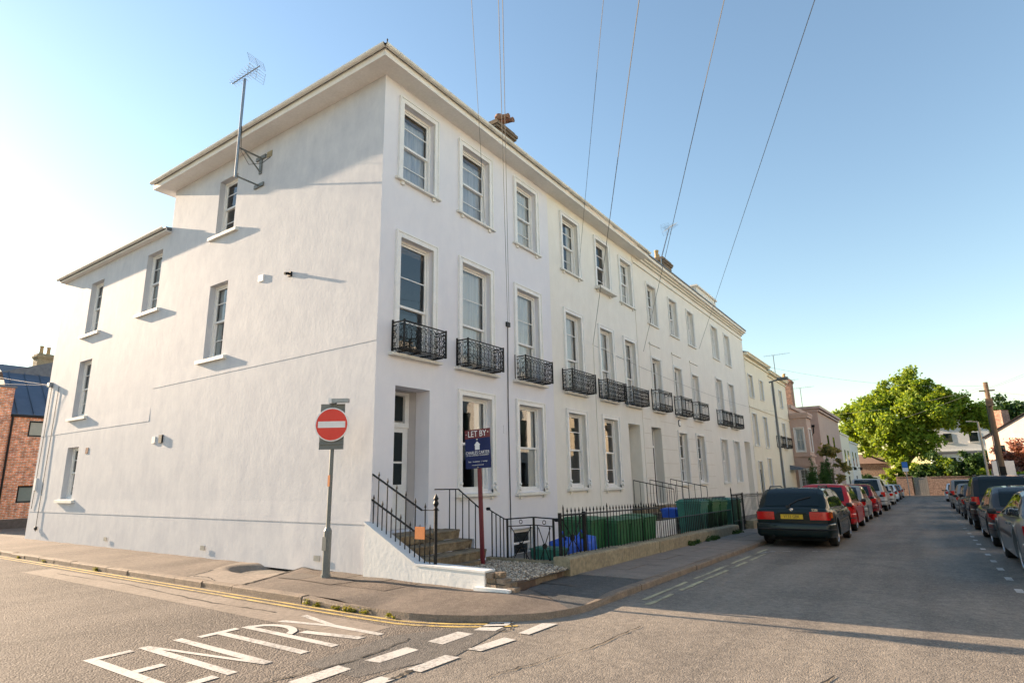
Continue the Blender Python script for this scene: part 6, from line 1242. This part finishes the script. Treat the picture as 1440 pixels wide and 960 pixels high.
P_green = carpaint('dark_green', (.003, .011, .011)); P_red = carpaint('red', (.42, .010, .012)); P_silver = carpaint('silver', (.40, .42, .43)); P_dred = carpaint('dark_red', (.19, .010, .016)); P_grey = carpaint('mid_grey', (.12, .135, .15)); P_black = carpaint('black', (.012, .012, .014)); P_white = carpaint('white', (.70, .71, .72)); P_gsil = carpaint('grey_silver', (.22, .23, .235)); P_dgrey = carpaint('dark_grey', (.045, .05, .056))
c1 = car('estate_car', 'dark green estate car parked nearest on the left, yellow rear plate', (-3.06, 17.45), P_green, L=5.0, W=1.90, H=1.52, kind='estate', plate='V133 GBK', rails=True, wheel=.335, ax=(1.0, 4.05), group=CG)
text_mesh('badge_lettering', '528i', .085, Matrix.Translation((-.018, -.62, .945)) @ Matrix.Rotation(-math.pi/2, 4, 'Z') @ Matrix.Rotation(math.pi/2, 4, 'X'), M_['chrome'], c1, .002) if False else None
def late_text(root, s, size, x, y, z, m, sx=1.):
    cu = bpy.data.curves.new('badge', 'FONT'); cu.body = s; cu.size = size; cu.extrude = .002; cu.align_x = 'CENTER'; cu.align_y = 'CENTER'
    to = bpy.data.objects.new('badge', cu); C.objects.link(to); me = bpy.data.meshes.new_from_object(to.evaluated_get(bpy.context.evaluated_depsgraph_get())); bpy.data.objects.remove(to)
    me.transform(Matrix.Translation((x, y, z)) @ Matrix.Rotation(-math.pi/2, 4, 'Z') @ Matrix.Rotation(math.pi/2, 4, 'X') @ Matrix.Diagonal((sx, 1, 1, 1))); o = link('badge_lettering', me, m, root); return o
late_text(c1, '528i', .085, .012, -.56, .945, M_['chrome'])
rb = bpy.data.meshes.new('roundel')
def late(mb, nm, m, root):
    me = bpy.data.meshes.new(nm); me.from_pydata([tuple(v) for v in mb.v], [], mb.f); return link(nm, me, m, root)
late(MB().lathe([(.04, 0), (.04, .012), (.034, .014)], (.03, 0, .955), 20, (V(0,1,0),V(0,0,1),V(-1,0,0))), 'roundel', M_['chrome'], c1)
for q in range(2):
    late(MB().add([(.013,0,.955)]+[(.013,.028*math.cos(a), .955+.028*math.sin(a)) for a in np.linspace(q*math.pi, q*math.pi+math.pi/2, 6)], [(0, i, i+1) for i in range(1, 6)]), 'roundel_quarter', M_['sign_blue'], c1)
late(MB().tube([(-.05,.5,.28),(.2,.5,.28)], .035, 10), 'exhaust_pipe', M_['under'], c1)
car('hatchback_car', 'bright red hatchback behind the dark green estate car', (-3.15, 24.0), P_red, L=4.7, W=1.9, H=1.62, kind='hatch', group=CG)
car('hatchback_car', 'grey silver hatchback between the bright red and dark red cars', (-3.2, 30.0), P_gsil, L=4.2, W=1.85, H=1.56, kind='hatch', group=CG)
car('hatchback_car', 'dark red hatchback parked in front of the silver off roader', (-3.15, 35.2), P_dred, L=4.6, W=1.9, H=1.62, kind='hatch', group=CG)
car('off_road_car', 'silver off roader with spare wheel on its tailgate', (-3.15, 43.5), P_silver, L=4.9, W=2.0, H=1.95, kind='suv', wheel=.38, spare=True, group=CG)
car('estate_car', 'silver estate car beyond the off roader with spare wheel', (-3.25, 56.5), P_silver, L=4.8, W=1.9, H=1.55, kind='estate', group=CG)
car('hatchback_car', 'white hatchback far along the left kerb', (-3.3, 67), P_white, L=4.4, W=1.85, H=1.6, group=CG)
car('saloon_car', 'dark saloon far along the left kerb', (-3.35, 77), P_dgrey, L=4.7, W=1.85, H=1.5, kind='saloon', group=CG)
car('hatchback_car', 'last pale hatchback at the far left end of the street', (-3.4, 87), P_silver, L=4.2, W=1.85, H=1.6, group=CG)
car('coupe_car', 'mid grey car cut by the right edge, nearest on the right', (2.13, 12.7), P_grey, L=5.75, W=1.92, H=1.46, kind='saloon', ax=(1.5, 4.7), wheel=.36, group=CR)
car('hatchback_car', 'dark grey hatchback with pale roof behind the nearest right car', (2.13, 19.4), P_dgrey, L=5.2, W=1.92, H=1.52, kind='hatch', wheel=.35, ax=(.95, 4.3), group=CR)
car('off_road_car', 'black off roader with wide red lamps on the right', (2.15, 26.3), P_black, L=5.3, W=2.0, H=1.85, kind='suv', wheel=.39, rails=True, ax=(1.0, 4.4), group=CR)
car('hatchback_car', 'small dark grey hatchback beyond the black off roader', (2.1, 34.2), P_dgrey, L=4.6, W=1.85, H=1.58, group=CR)
car('hatchback_car', 'small silver hatchback in the middle of the right row', (2.1, 40.5), P_gsil, L=4.6, W=1.85, H=1.6, group=CR)
car('off_road_car', 'grey off roader in the far right row', (2.15, 48.6), P_gsil, L=5.0, W=2.0, H=1.85, kind='suv', wheel=.38, group=CR)
car('hatchback_car', 'white hatchback at the far end of the right row', (2.2, 68), P_white, L=4.4, W=1.85, H=1.65, facing=1, group=CR)
